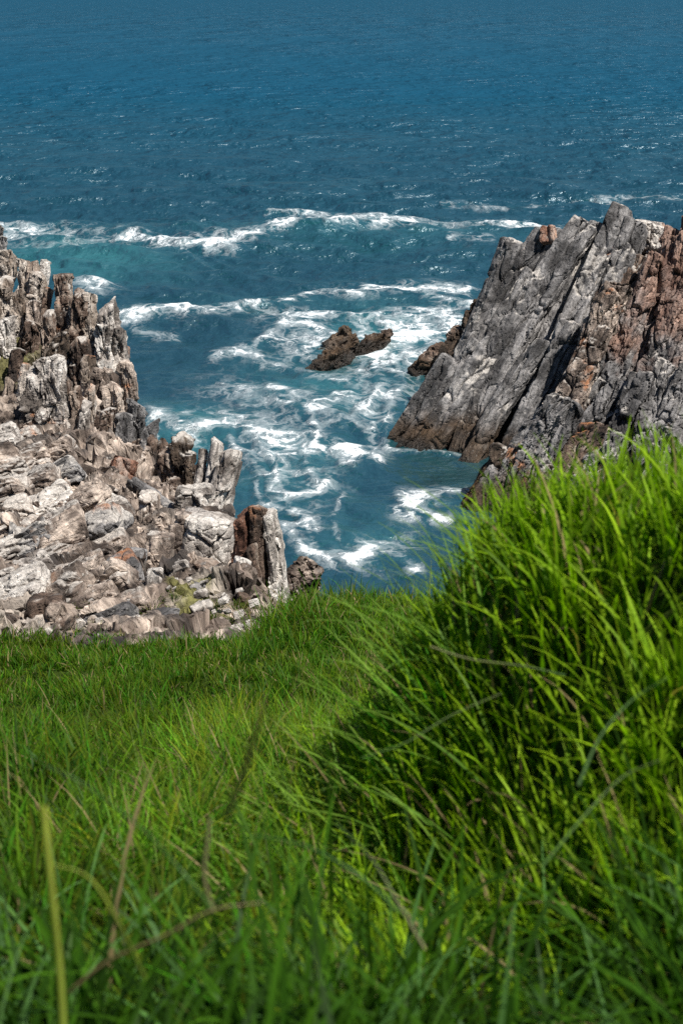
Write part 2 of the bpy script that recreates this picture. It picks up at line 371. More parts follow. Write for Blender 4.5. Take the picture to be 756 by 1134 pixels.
    hgt = math_('ADD', hgt, math_('ADD', math_('MULTIPLY', math_('MULTIPLY', b3, math_('MULTIPLY', rng(Yd, 50, 160, .25, 1.), rng(patch, .35, .65, .55, 1.35))), 2.9), math_('MULTIPLY', math_('MULTIPLY', b4, math_('MULTIPLY', rng(Yd, 180, 800, .03, 1.), rng(patch, .35, .65, .6, 1.3))), 9.5)))
    hgt = math_('ADD', hgt, math_('MULTIPLY', Fa, .05))
    bp = N('ShaderNodeBump'); bp.inputs['Strength'].default_value = 1.0; bp.inputs['Distance'].default_value = 1.0
    L(hgt, bp.inputs['Height']); L(bp.outputs[0], b.inputs['Normal'])
    # wind-ruffled water: facets tilted to the viewer mirror far less of the low sky than a flat sheet would
    b.inputs['Specular IOR Level'].default_value = 0.0; b.inputs['IOR'].default_value = 1.0
    gl = N('ShaderNodeBsdfGlossy'); gl.inputs['Color'].default_value = (.72, .90, 1, 1); L(bp.outputs[0], gl.inputs['Normal'])
    L(math_('MAXIMUM', rng(Fa, 0, 1, .10, .7), rng(sepd.outputs[1], 60, 500, .25, .40)), gl.inputs['Roughness'])
    fr = N('ShaderNodeFresnel'); fr.inputs['IOR'].default_value = 1.333; L(bp.outputs[0], fr.inputs['Normal'])
    fc = math_('MINIMUM', fr.outputs[0], rng(sepd.outputs[1], 50, 220, .34, .065)); fc = math_('MULTIPLY', fc, rng(Fa, 0, 1, 1, .15))
    ms = N('ShaderNodeMixShader'); L(fc, ms.inputs[0]); L(b.outputs[0], ms.inputs[1]); L(gl.outputs[0], ms.inputs[2])
    L(ms.outputs[0], t.nodes['Material Output'].inputs['Surface'])
    o = link('sea', me, m); tag(o, 'deep blue sea with foam swirling in the cove', None, None, 'structure')
sea()

# ------------------------------------------------------------------ grassy slope
def mound(x, y):
    s = np.clip((x + .16 - .36 * sstep(4.3, 2.9, y)) / .92, 0, 1); s = s * s * (3 - 2 * s)
    yy = sstep(1.9, 3.7, y) * (1 - sstep(4.5, 7.0, y))
    low = -.25 * np.exp(-((x - .12) / .22) ** 2 - ((y - 2.9) / .45) ** 2)
    pit = -.30 * np.exp(-((x - .42) / .16) ** 2 - ((y - 2.15) / .32) ** 2)
    return 1.20 * s * yy + low + pit

def edge_y(x):
    e = 21.9 + 5.0 * sstep(-1.75, -.55, x)
    e = e + 15 * sstep(5, 12, x)
    return e

def ground(x, y):
    z = HC - .95 - .43 * y
    z = np.where(y < 0, HC - .95 - .25 * y, z)
    z = np.maximum(z, 2.6) + .0
    p = np.stack([x * .5, y * .5, x * 0], 1)
    amp = np.clip(y / 12, .15, 1)
    z = z + amp * (.22 * fbm(p, 3, 3)) + amp * .07 * fbm(p * 4, 3, 6)
    z = z + mound(x, y)
    z = z + .10 * fbm(np.stack([x * 2.4, y * 2.0, x * 0 + 2], 1), 2, 15) * sstep(1.5, 3, y) * sstep(40, 8, y)
    z = z + .55 * sstep(-1.5, -.7, x) * sstep(12.5, 20, y) * (1 - sstep(.7, 2.4, x)*.4)    # small rise behind the rocks' right foot
    e = edge_y(x)
    z = z - sstep(0, 5.5, y - e) * (z + 4)
    return z

def terrain():
    xs = np.concatenate([-np.geomspace(9, 200, 26)[::-1], np.arange(-8.9, -1.2, .14), np.arange(-1.2, 2.2, .05), np.arange(2.2, 9, .14), np.geomspace(9.1, 200, 26)])
    ys = np.concatenate([-np.geomspace(.5, 150, 26)[::-1], np.arange(-.4, 8, .05), np.arange(8, 36, .14), np.linspace(36.2, 70, 30)])
    YY = np.repeat(ys, len(xs)); XX = np.tile(xs, len(ys))
    V = np.stack([XX, YY, ground(XX, YY)], 1)
    me = make_mesh('ground', V, grid_faces(len(ys), len(xs))[:, ::-1])
    tag(link('ground', me, M_SOIL), 'earth slope under the grass running down to the rocks', None, None, 'structure')
    # seabed out to the horizon under the water
    me = make_mesh('seabed', np.array([[-60000, -60000, -6], [60000, -60000, -6], [60000, 60000, -6], [-60000, 60000, -6]], float), np.array([[0, 1, 2, 3]]))
    tag(link('seabed', me, M_SOIL), 'dark sea floor under the water', None, None, 'structure')
terrain()

# ------------------------------------------------------------------ rocks
PAL = {  # dark, mid, light real rock colours (linear)
 'grey':  ((.060, .044, .035), (.220, .172, .140), (.60, .495, .41)),
 'dgrey': ((.060, .057, .056), (.150, .143, .140), (.31, .295, .285)),
 'pale':  ((.13, .11, .095), (.42, .375, .335), (.72, .67, .61)),
 'brown': ((.045, .030, .022), (.155, .105, .078), (.36, .29, .235)),
 'dbrown':((.028, .020, .014), (.075, .052, .036), (.17, .125, .09)),
 'tan':   ((.12, .088, .065), (.32, .26, .21), (.60, .53, .46)),
 'rust':  ((.10, .045, .028), (.26, .135, .09), (.42, .31, .25)),
}
ORANGE = np.array((.42, .17, .065)); WHITE = np.array((.64, .59, .53)); BLACKL = np.array((.035, .031, .029)); MOSS = np.array((.10, .115, .025))
ALGAE = np.array((.056, .030, .011)); WETD = np.array((.022, .018, .014))

def colour_rock(W, st, nz, pal, seed, orange=.0, white=.25, black=.3, moss=0., wetline=None, rusty=None):
    """W world points, nz vertical component of the normal; colour patches, some weighted by nz"""
    d, m_, l = [np.array(c) for c in PAL[pal]]
    a = fbm(W * 1.15 + seed, 5, 21, .6); b_ = fbm(st * np.array([3.2, 3.2, .55]) + seed * 1.7, 4, 22, .6)
    t = np.clip(.5 + 1.25 * a + .9 * b_ + .5 * fbm(W * 6 + seed, 3, 29, .7), 0, 1)
    col = np.where((t < .5)[:, None], mixc(d, m_, sstep(0, 1, t * 2)), mixc(m_, l, sstep(0, 1, t * 2 - 1)))
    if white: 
        f = fbm(W * .9 + 31 + seed, 5, 23, .62) + .75 * (nz - .40)  # more white on upward faces
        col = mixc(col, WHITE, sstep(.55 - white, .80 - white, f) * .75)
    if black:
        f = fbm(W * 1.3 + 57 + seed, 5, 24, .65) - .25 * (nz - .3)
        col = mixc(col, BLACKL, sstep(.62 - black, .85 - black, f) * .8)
    if orange:
        f = fbm(W * .85 + 87 + seed, 4, 25, .6) + .25 * nz
        col = mixc(col, ORANGE, sstep(.60 - orange, .85 - orange, f) * .78)
    if moss:
        f = fbm(W * 1.1 + 7, 4, 26, .6) + .5 * (nz - .5)
        col = mixc(col, MOSS, sstep(.55 - moss, .72 - moss, f) * .85)
    if rusty is not None:
        f = (W[:, 2] - rusty) * .55 + 1.7 * fbm(W * .75 + 3, 4, 30, .62)
        rc = mixc(np.array((.13, .055, .032)), np.array((.40, .235, .165)), sstep(-.5, .5, fbm(st * np.array([3, 3, .8]) + seed, 4, 33, .65)))
        col = mixc(col, rc, sstep(.15, 1.4, f) * .72)
    wet = np.zeros(len(W))
    if wetline:
        h = W[:, 2] + .45 * fbm(W * .8, 3, 27)
        k = sstep(wetline * 1.25, wetline * .55, h)
        col = mixc(col, ALGAE * (1 + .8 * fbm(W * 2, 3, 28))[:, None].clip(.4, 2.2), k * .88)
        k2 = sstep(.42, .12, h); col = mixc(col, WETD, k2 * .9); wet = np.maximum(k * .5, k2)
        wet = k * .35 + k2 * .5
    return np.clip(col, .008, .8), wet

def frame(axis, side):
    a = axis / np.linalg.norm(axis); s = side - a * (side @ a); s /= np.linalg.norm(s); v = np.cross(a, s)
    return s, v, a

def normals(V, F):
    n = np.zeros_like(V); a = V[F[:, 2]] - V[F[:, 0]]; b = V[F[:, 3]] - V[F[:, 1]]; c = np.cross(a, b)
    for k in range(4): 
        for j in range(3): n[:, j] += np.bincount(F[:, k], c[:, j], len(V))
    return n / (np.linalg.norm(n, axis=1)[:, None] + 1e-9)

def rock_surface(base, top, hw, hd, seed, res, rough=1., taper=.82, blocks=(.55, .55, 1.7), side=(1, -.15, 0), tipcut=.5, groove=1., twist=0.):
    """one slab or boulder: a many-sided prism along base->top with broken ends, joints and weathering"""
    rs = np.random.RandomState(seed)
    base = np.asarray(base, float); top = np.asarray(top, float); ax = top - base; Ln = np.linalg.norm(ax)
    s, v, a = frame(ax, np.asarray(side, float))
    hd = hd or hw
    per = 4 * (hw + hd); na = int(np.clip(per / res, 20, 260)); 
    capb, capt = .45 * min(hw, hd), .42 * min(hw, hd)
    body = max(Ln - capb - capt, .05)
    nr = int(np.clip((Ln + hw) / res, 12, 420))
    # ring stations: crowded at both ends so that the caps are round but broken
    tt = np.linspace(0, 1, nr); h = tt * Ln
    fr = np.ones(nr)
    mb = h < capb; fr[mb] = np.sqrt(np.clip(1 - (1 - h[mb] / capb) ** 2.6, 0, 1))
    mt = h > Ln - capt; fr[mt] = np.sqrt(np.clip(1 - ((h[mt] - Ln + capt) / capt) ** 3.2, 0, 1))
    th = np.linspace(0, 2 * math.pi, na, endpoint=False)
    HH = np.repeat(h, na); TH = np.tile(th, nr) + twist * np.repeat(tt, na); FR = np.repeat(fr, na)
    angs, hs = [], []
    for k in range(4):
        angs.append(k * math.pi / 2 + rs.normal(0, .16)); hs.append((hw if k % 2 == 0 else hd) * rs.uniform(.86, 1.05))
    for k in range(4):
        if rs.rand() < .85:
            ph = k * math.pi / 2 + math.pi / 4 + rs.normal(0, .2); angs.append(ph)
            hs.append((hw * abs(math.cos(ph)) + hd * abs(math.sin(ph))) * rs.uniform(.68, .93))
    r = np.full(len(TH), 9e9)
    for i, (ph, hh) in enumerate(zip(angs, hs)):
        c = np.cos(TH - ph)
        z1 = np.stack([HH / max(blocks[2], .2) * .8, np.full_like(HH, i * 7.7 + seed * .37), HH * 0], 1)
        step = vnoise(z1, 3); step = np.round(step * 2.2) / 2.2 * .6 + step * .4
        hv = hh * (1 - (1 - taper) * (HH / Ln) ** 1.5) * (1 + .13 * rough * step)
        r = np.minimum(r, np.where(c > .05, hv / np.maximum(c, .05), 9e9))
    r *= FR
    U, Vv = r * np.cos(TH), r * np.sin(TH)
    # slanted broken top
    tx, ty = rs.uniform(-tipcut, tipcut), rs.uniform(-tipcut, tipcut)
    k = np.clip((HH / Ln - .55) / .45, 0, 1)
    Hn = HH + k * (U * tx + Vv * ty)
    P0 = np.stack([U, Vv, Hn], 1) + np.array([seed * 3.1, seed * 1.7, seed * 5.3])
    # bend the bed a little
    bend = .05 * Ln * rs.uniform(-1, 1)
    U = U + bend * np.sin(math.pi * HH / Ln)
    # displacement
    rad = np.stack([np.cos(TH), np.sin(TH), np.zeros_like(TH)], 1)
    endw = 1 - FR; rad[:, 2] = np.where(HH > Ln / 2, endw, -endw); rad /= np.linalg.norm(rad, axis=1)[:, None]
    warp = P0 + .16 * np.stack([fbm(P0 * 1.6, 2, 51), fbm(P0 * 1.6 + 9, 2, 52), fbm(P0 * 1.6 + 19, 2, 53)], 1)
    sz = min(hw, hd); g = min(1, sz / .45)
    B = np.array(blocks)
    F1, F2, idr, tl = worley(warp / B, seed % 97)
    e = F2 - F1
    d = g * rough * (.17 * (idr - .5) + .55 * tl) - g * .13 * groove * np.exp(-(e / .045))
    F1, F2, idr2, tl = worley(warp / (B * .40) + 5, seed % 89 + 3)
    d += g * rough * (.06 * (idr2 - .5) + .26 * tl) - g * .045 * groove * np.exp(-((F2 - F1) / .06))
    F1, F2, idr2, tl = worley(warp / (B * np.array([.13, .13, .2])) + 5, seed % 83 + 5)
    d += g * rough * (.022 * (idr2 - .5) + .10 * tl)
    d += g * rough * .05 * fbm(P0 * np.array([1.6, 1.6, .8]), 4, 61, .6)
    d += g * rough * .03 * (1 - 2 * np.abs(fbm(P0 * np.array([5, 5, 2.2]), 3, 62, .62)))
    d *= np.clip(r / (sz * .5), .15, 1) if False else 1
    st = np.stack([U, Vv, Hn], 1) + rad * d[:, None]
    W = base + st[:, :1] * s + st[:, 1:2] * v + st[:, 2:] * a
    F = grid_faces(nr, na, True)
    # close the poles
    W = np.vstack([W, W[:na].mean(0), W[-na:].mean(0)]); st = np.vstack([st, st[:na].mean(0), st[-na:].mean(0)])
    i0, i1 = nr * na, nr * na + 1
    j = np.arange(0, na, 2); 
    fb = np.stack([np.full(len(j), i0), (j + 2) % na if na % 2 == 0 else np.minimum(j + 2, na) % na, (j + 1) % na, j], 1)
    o_ = (nr - 1) * na
    ft = np.stack([np.full(len(j), i1), o_ + j, o_ + (j + 1) % na, o_ + ((j + 2) % na if na % 2 == 0 else np.minimum(j + 2, na) % na)], 1)
    F = np.vstack([F, fb, ft])
    return W, F, st + seed * 2.3

def rock_mesh(name, base, top, hw, hd, seed, pal='grey', res=.05, origin=None, speck=.6, colkw=None, **kw):
    W, F, st = rock_surface(base, top, hw, hd, seed, res, **kw)
    n = normals(W, F)
    col, wet = colour_rock(W, st, n[:, 2], pal, seed * .13, **(colkw or {}))
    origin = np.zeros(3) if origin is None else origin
    col4 = np.concatenate([col, np.ones((len(col), 1))], 1)
    return make_mesh(name, W - origin, F, {'col': ('FLOAT_COLOR', col4), 'st': ('FLOAT_VECTOR', st), 'speck': ('FLOAT', np.full(len(W), speck)), 'wet': ('FLOAT', wet)})

SEED = [100]
def spec(bx, by, tx, ty, wpx, Y, dY=0., depth=1.3, sink=.5):
    """slab drawn from its foot to its tip, with its width; Y distance of the foot, dY how much farther the tip is"""
    b_, t_ = at(bx, by, Y), at(tx, ty, Y + dY)
    hw = wpx / FPX * Y * 1.04 / 2
    ax = (t_ - b_) / np.linalg.norm(t_ - b_)
    return b_ - ax * sink, t_, hw, hw * depth

def outcrop(name, label, slabs, group=None, part='rock_slab', cat='rock'):
    """an outcrop whose slabs are its parts"""
    x0 = spec(*slabs[0][0])[0]
    root = empty(name, x0, label, cat, group)
    for sp, kw in slabs:
        SEED[0] += 1
        b_, t_, hw, hd = spec(*sp)
        kw = dict(kw); hw *= kw.pop('wide', 1.); kw.setdefault('res', max(.035, sp[5] / FPX * 1.35)); lab = kw.pop('label', None)
        o = link(part, rock_mesh(part, b_, t_, hw, hd, SEED[0], origin=x0, **kw), M_ROCK, root)
        if lab: o['label'] = lab
    return root

def single(name, label, sp, group=None, cat='rock', **kw):
    SEED[0] += 1
    b_, t_, hw, hd = spec(*sp)
    kw.setdefault('res', max(.03, sp[5] / FPX * 1.25))
    o = link(name, rock_mesh(name, b_, t_, hw, hd, SEED[0], origin=b_, **kw), M_ROCK, None, b_)
    return tag(o, label, cat, group)

K = dict
# --- right headland: parallel beds leaning to the upper right
wl = K(wetline=1.25)
def beds(lst, pal, colkw, **kw):
    return [(sp, K(pal=p2 or pal, colkw={**colkw, **ck}, **kw)) for sp, p2, ck in lst]
RB = K(blocks=(.85, 1.2, 3.4), taper=.97, tipcut=.25, wide=1.1, side=(1, -.35, 0), speck=.35, rough=.52, groove=1.25)
right_main = beds([
 ((432,508,502,396,24,48.8,.8,1.5,1.2), None, K(white=.15)),
 ((440,514,530,382,26,48.2,1.5,1.6,1.2), None, K(white=.1)),
 ((512,420,574,268,27,50.8,1.4,1.5,.6), None, K(orange=.16)),
 ((462,516,596,306,29,47.9,2.8,1.7,1.2), None, K()),
 ((500,470,606,258,24,50.0,1.8,1.5,1.2), None, K(orange=.2)),
 ((486,520,630,258,28,48.2,3.8,1.7,1.2), None, K()),
 ((512,524,652,250,28,47.2,4.2,1.7,1.2), None, K()),
 ((540,528,668,250,24,47.7,4.2,1.7,1.2), None, K(orange=.05)),
 ((560,530,690,234,26,46.7,5.0,1.8,1.2), None, K(white=.3)),
 ((590,532,704,246,30,46.7,4.6,1.7,1.2), None, K(orange=.08, white=.28)),
 ((618,532,714,286,26,46.3,4.2,1.7,1.2), 'brown', K(orange=.1)),
 ((640,530,726,296,26,46.0,4.2,1.7,1.2), 'dgrey', K(orange=.1)),
 ((520,524,604,376,22,46.3,1.8,1.1,1.2), None, K()),
 ((520,524,648,300,90,50.0,2.0,.35,1.2), None, K()), ((600,530,736,274,60,50.0,2.0,.5,1.2), None, K()), ((650,540,770,276,60,48.8,2.0,.4,1.2), None, K()),
 ((548,528,634,356,24,45.9,2.2,1.1,1.2), None, K(white=.15)),
], 'dgrey', K(orange=.0, white=.20, black=.10, **wl), **RB)
outcrop('rock_outcrop', 'large grey outcrop of slanting parallel beds rising from the water on the right', right_main, 'sea cliffs')
right_rust = beds([
 ((572,556,686,318,36,44.0,3.0,1.4,1.4), 'grey', K(orange=.18, white=.32)),
 ((592,562,706,332,20,44.2,3.0,1.4,1.4), 'grey', K(orange=.05, white=.3)),
 ((604,566,732,292,30,43.9,3.8,1.6,1.4), 'dgrey', K(rusty=3.6)),
 ((628,570,752,258,30,44.2,4.8,1.6,1.4), 'dgrey', K(rusty=2.9)),
 ((658,572,776,236,34,43.6,5.0,1.6,1.4), 'dgrey', K(rusty=2.6)),
 ((694,576,812,230,36,43.2,5.2,1.6,1.4), 'dgrey', K(rusty=2.4)),
 ((732,580,850,232,38,42.8,5.2,1.6,1.4), 'dgrey', K(rusty=2.6)),
 ((772,584,890,236,40,42.6,5.0,1.6,1.4), 'dgrey', K(rusty=2.8)),
 ((812,588,930,240,42,42.4,5.0,1.6,1.4), 'dgrey', K(rusty=3.2)),
 ((612,574,690,420,26,42.6,2.0,1.2,1.4), 'dgrey', K()),
 ((638,576,714,414,26,42.2,2.0,1.2,1.4), 'dgrey', K()),
 ((666,578,744,404,28,42.2,2.2,1.2,1.4), 'dgrey', K(rusty=4.2)),
 ((700,580,776,400,32,41.8,2.2,1.2,1.4), 'dgrey', K(rusty=4.2)),
 ((738,582,812,410,34,41.5,2.0,1.2,1.4), 'dgrey', K()),
 ((780,584,850,410,38,41.3,2.0,1.2,1.4), 'dgrey', K()),
], 'dgrey', K(white=.18, black=.15, **wl), **{**RB, 'rough': .78, 'blocks': (.6, .8, 1.7)})
outcrop('rock_outcrop', 'rust stained outcrop of leaning beds at the right edge above the tall grass', right_rust, 'sea cliffs')
right_front = beds([
 ((516,574,560,500,26,41.6,.6,1.5,1.2), 'dbrown', K()),
 ((532,576,592,468,26,41.4,1.0,1.5,1.2), 'dgrey', K()),
 ((552,580,626,440,30,41.2,1.4,1.5,1.2), 'dgrey', K(white=.3)),
 ((576,584,640,456,26,41.0,1.4,1.5,1.2), 'dgrey', K(white=.25)),
 ((598,586,664,470,30,40.6,1.2,1.5,1.2), 'brown', K()),
 ((624,590,690,486,32,40.2,1.2,1.5,1.2), 'dgrey', K(white=.3)),
 ((656,594,720,490,34,39.8,1.2,1.5,1.2), 'dgrey', K(white=.3)),
 ((690,596,752,480,34,39.4,1.2,1.5,1.2), 'dgrey', K(white=.35)),
 ((728,598,790,470,38,39.2,1.2,1.5,1.2), 'grey', K(white=.3)),
], 'dgrey', K(white=.08, black=.25, orange=.05, **wl), blocks=(.5, .7, 1.9), taper=.8, side=(1, -.35, 0), speck=.4, rough=1.15)
outcrop('rock_outcrop', 'low jagged brown ridge in front of the right cliff, its foot in dark water', right_front, 'sea cliffs')
right_back = beds([
 ((484,404,520,368,26,58.5,.5,1.6,1.2), 'brown', K()),
 ((500,404,538,340,26,58.0,1.,1.8,1.2), 'dbrown', K()),
 ((520,404,556,318,30,57.5,1.2,1.8,1.2), 'dgrey', K()),
 ((540,404,572,300,32,57.0,1.2,1.8,1.2), 'dgrey', K()),
], 'dbrown', K(white=.0, black=.2, wetline=.8), blocks=(.5, .7, 1.3), side=(1, -.35, 0), speck=.2)
outcrop('rock_outcrop', 'small dark brown outcrop peeping out behind the left flank of the big grey cliff', right_back, 'sea cliffs')
single('boulder', 'round cream white boulder lodged on the skyline between grey and rust cliffs', (716,278,719,244,40,51.5,.3,.9,.1), pal='pale', colkw=K(white=.5, black=0, orange=.1), rough=.5, taper=.9, speck=.2)
single('boulder', 'small rust topped stone perched on the crest left of the grey summit', (606,268,606,252,16,51.2,.2,1.,.1), pal='rust', colkw=K(white=.1, black=0, orange=.4), rough=.7)

# --- sea rocks awash in the channel
outcrop('sea_rock', 'long brown rock awash in the foam in mid channel', beds([
 ((342,419,382,392,17,59.4,1.2,1.1,.3), None, {}), ((358,414,384,380,24,60.2,2.0,1.2,.5), None, {}), ((374,406,386,370,24,61.0,2.2,1.1,.5), None, {}), ((362,388,384,373,16,63.0,.6,1.,.6), None, {}), ((376,390,394,374,14,62.4,.8,1.1,.5), None, {}),
 ], 'tan', K(white=-.1, black=.1, wetline=1.5), blocks=(.45, .45, 1.), rough=1.0, speck=.1, taper=.85), 'rocks awash in the channel')
outcrop('sea_rock', 'short brown rock awash in the foam, to the right of the longer one', beds([
 ((398,391,430,371,17,62.0,1.2,1.2,.3), None, {}), ((402,389,416,374,14,62.6,1.,1.,.3), None, {}),
 ], 'brown', K(white=.05, black=.25, wetline=.5), blocks=(.4, .4, .9), rough=1.0, speck=.15, taper=.8), 'rocks awash in the channel')

# --- left shore: bedrock sheet that carries the crags and boulders
SHORE = [(0,725,20.8),(80,725,21.0),(150,725,21.2),(230,716,21.8),(290,708,22.3),(300,690,23.5),(316,672,26),(330,664,28),
 (0,660,24.5),(60,660,24.6),(120,660,24.5),(180,650,25.0),(240,680,23.6),(270,650,25.4),(200,620,26.6),(260,610,28.5),
 (0,600,28.5),(60,590,29.0),(120,585,29.4),(180,575,30.5),(240,585,31.0),(0,540,32.5),(60,530,33.5),(120,530,33.5),(180,550,33.5),(225,560,33.5),
 (0,480,37),(60,480,37),(110,490,37),(150,530,36.5),(190,540,35.8),(0,420,41),(60,425,41),(110,450,40.5),(145,500,40),
 (0,370,45),(50,375,45),(95,395,44.5),(130,450,43.5),(0,340,49),(60,350,48.5),(100,380,47.5),(-120,340,49),(-120,480,37),(-120,600,28.5),(-120,725,20.8),(-120,420,41)]
SP = np.array([at(*s_) for s_ in SHORE])
def shore_limit(y):      # the shoreline: x where the bedrock breaks off into the cove
    return np.interp(y, [20, 26, 28, 31, 33.5, 36, 40, 44, 48, 52], [-.9, -.95, -1.15, -2.0, -2.6, -3.9, -5.6, -6.5, -7.6, -9.0])
def shore_z(x, y):
    num = 0; den = 0
    for p in SP:
        w_ = 1 / (((x - p[0]) ** 2 + (y - p[1]) ** 2) ** 1.6 + .05); num = num + w_ * p[2]; den = den + w_
    return num / den
def rocky_shore():
    xs = np.concatenate([np.linspace(-60, -15, 40), np.arange(-14.9, -7.1, .08), np.arange(-7.1, .6, .036)])
    ys = np.concatenate([np.arange(20, 34, .036), np.arange(34, 53, .055), np.linspace(53.2, 62, 12)])
    Y = np.repeat(ys, len(xs)); X = np.tile(xs, len(ys))
    z = shore_z(X, Y)
    lim = shore_limit(Y)
    q3 = np.stack([X, Y, z], 1)
    fall = sstep(-.5, 1.3, X - lim + .5 * fbm(q3 * .9, 3, 91)) ; back = sstep(50, 54, Y)
    # tilted blocky beds
    A_ = R(40)
    q = np.stack([X * math.cos(A_) + Y * math.sin(A_), -X * math.sin(A_) + Y * math.cos(A_) + .45 * z, z * .9], 1)
    wp = np.stack([fbm(q * .6, 3, 92), fbm(q * .6 + 5, 3, 93), fbm(q * .6 + 9, 3, 94)], 1)
    q = q + .45 * wp
    b_ = q[:, 1] / .74 + .35 * fbm(np.stack([q[:, 0] * .25, q[:, 1] * 0, q[:, 1] * 0], 1), 2, 90); lay = np.floor(b_); fr_ = b_ - lay
    F1, F2, idr, tl = worley(q / np.array([2.0, .9, 2.2]), 4); e = F2 - F1
    hgt_ = .35 + .75 * rnd(hash3(lay.astype(np.int64) & 0xffff, (np.floor(q[:, 0] / 1.7 + lay * .37)).astype(np.int64) & 0xffff, np.zeros(len(X), np.int64), 6))
    d = .62 * hgt_ * (sstep(0, .32, fr_) * (1 - fr_) * 1.3 - .35) + .30 * (idr - .5) + .8 * tl - .22 * np.exp(-(e / .05))
    b2_ = q[:, 1] / .21 + 2 * wp[:, 0]; f2_ = b2_ - np.floor(b2_)
    d += .10 * (sstep(0, .2, f2_) * (1 - f2_) - .3) * (.4 + .6 * (idr > .4))
    F1, F2, id2, tl = worley(q / np.array([.8, .30, .7]), 5)
    d += .08 * (id2 - .5) + .20 * tl - .06 * np.exp(-((F2 - F1) / .06))
    F1, F2, id2, tl = worley(q / np.array([.24, .11, .2]), 6)
    d += .015 * (id2 - .5) + .05 * tl
    d += .08 * fbm(q * 1.5, 4, 95, .6) + .03 * fbm(q * 7, 3, 96, .6)
    z = z - .28 * sstep(21.6, 23.5, Y) - .45 * sstep(37, 40, Y)
    sm = 1 - .55 * sstep(-.4, .6, fbm(q3 * .45 + 3, 3, 97)) * sstep(30, 26, Y)     # smoother trampled ground near the grass
    z = z + d * sm
    z = z - fall * (z + 3) - back * (z + 3)
    br = sstep(-15, -14, X) * sstep(20.6, 21.4, Y)
    w3 = np.stack([X, Y, z], 1) * 2.4
    V = np.stack([X + br * .16 * fbm(w3, 3, 71), Y + br * .22 * fbm(w3 + 7, 3, 72), z], 1); F = grid_faces(len(ys), len(xs))[:, ::-1]
    # break up the scarps: blocks pushed in and out along the face itself
    n = normals(V, F); p3 = V + .12 * np.stack([fbm(V * 2, 2, 73), fbm(V * 2 + 5, 2, 74), fbm(V * 2 + 9, 2, 75)], 1)
    F1, F2, id3, tl = worley(p3 / np.array([.62, .5, .34]), 7); k3 = br[:, None]
    dd = .20 * (id3 - .5) + .14 * tl - .09 * np.exp(-((F2 - F1) / .06))
    F1, F2, id3, tl = worley(p3 / np.array([.2, .17, .12]) + 3, 8)
    dd += .035 * (id3 - .5) + .04 * tl + .03 * fbm(V * 6, 3, 76)
    V = V + n * dd[:, None] * k3
    n = normals(V, F)
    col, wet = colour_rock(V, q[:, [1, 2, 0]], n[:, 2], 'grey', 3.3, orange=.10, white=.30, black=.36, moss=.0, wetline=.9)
    # sandy gravel and moss in the hollow by the square block
    c1 = at(225, 650, 25.0); k = np.exp(-(((X - c1[0] + .1) / .62) ** 2 + ((Y - c1[1]) / 2.0) ** 2)); f = fbm(V * 1.6, 4, 98, .6)
    col = mixc(col, np.array((.46, .40, .33)), sstep(.35, .75, k + .25 * f))
    col = mixc(col, np.array((.155, .150, .030)), sstep(.5, .75, k * .8 + .75 * fbm(V * 1.3 + 8, 4, 99, .6)) * .9)
    c2 = at(20, 680, 23.0); k = np.exp(-(((X - c2[0]) / 1.3) ** 2 + ((Y - c2[1]) / 2.6) ** 2))
    col = mixc(col, np.array((.50, .43, .36)), sstep(.35, .8, k + .35 * f) * .8)
    # tufts of dry moss on the crag's ledges
    c3 = at(14, 400, 44); k = np.exp(-(((X - c3[0]) / 1.0) ** 2 + ((Y - c3[1]) / 3.0) ** 2)); col = mixc(col, np.array((.13, .12, .045)), sstep(.4, .8, k + .3 * f))
    col4 = np.concatenate([col, np.ones((len(col), 1))], 1)
    me = make_mesh('rocky_shore', V, F, {'col': ('FLOAT_COLOR', col4), 'st': ('FLOAT_VECTOR', q[:, [1, 2, 0]]), 'speck': ('FLOAT', np.full(len(V), .8)), 'wet': ('FLOAT', wet)})
    tag(link('rocky_shore', me, M_ROCK), 'broken grey bedrock of the left shore', None, None, 'structure')
rocky_shore()

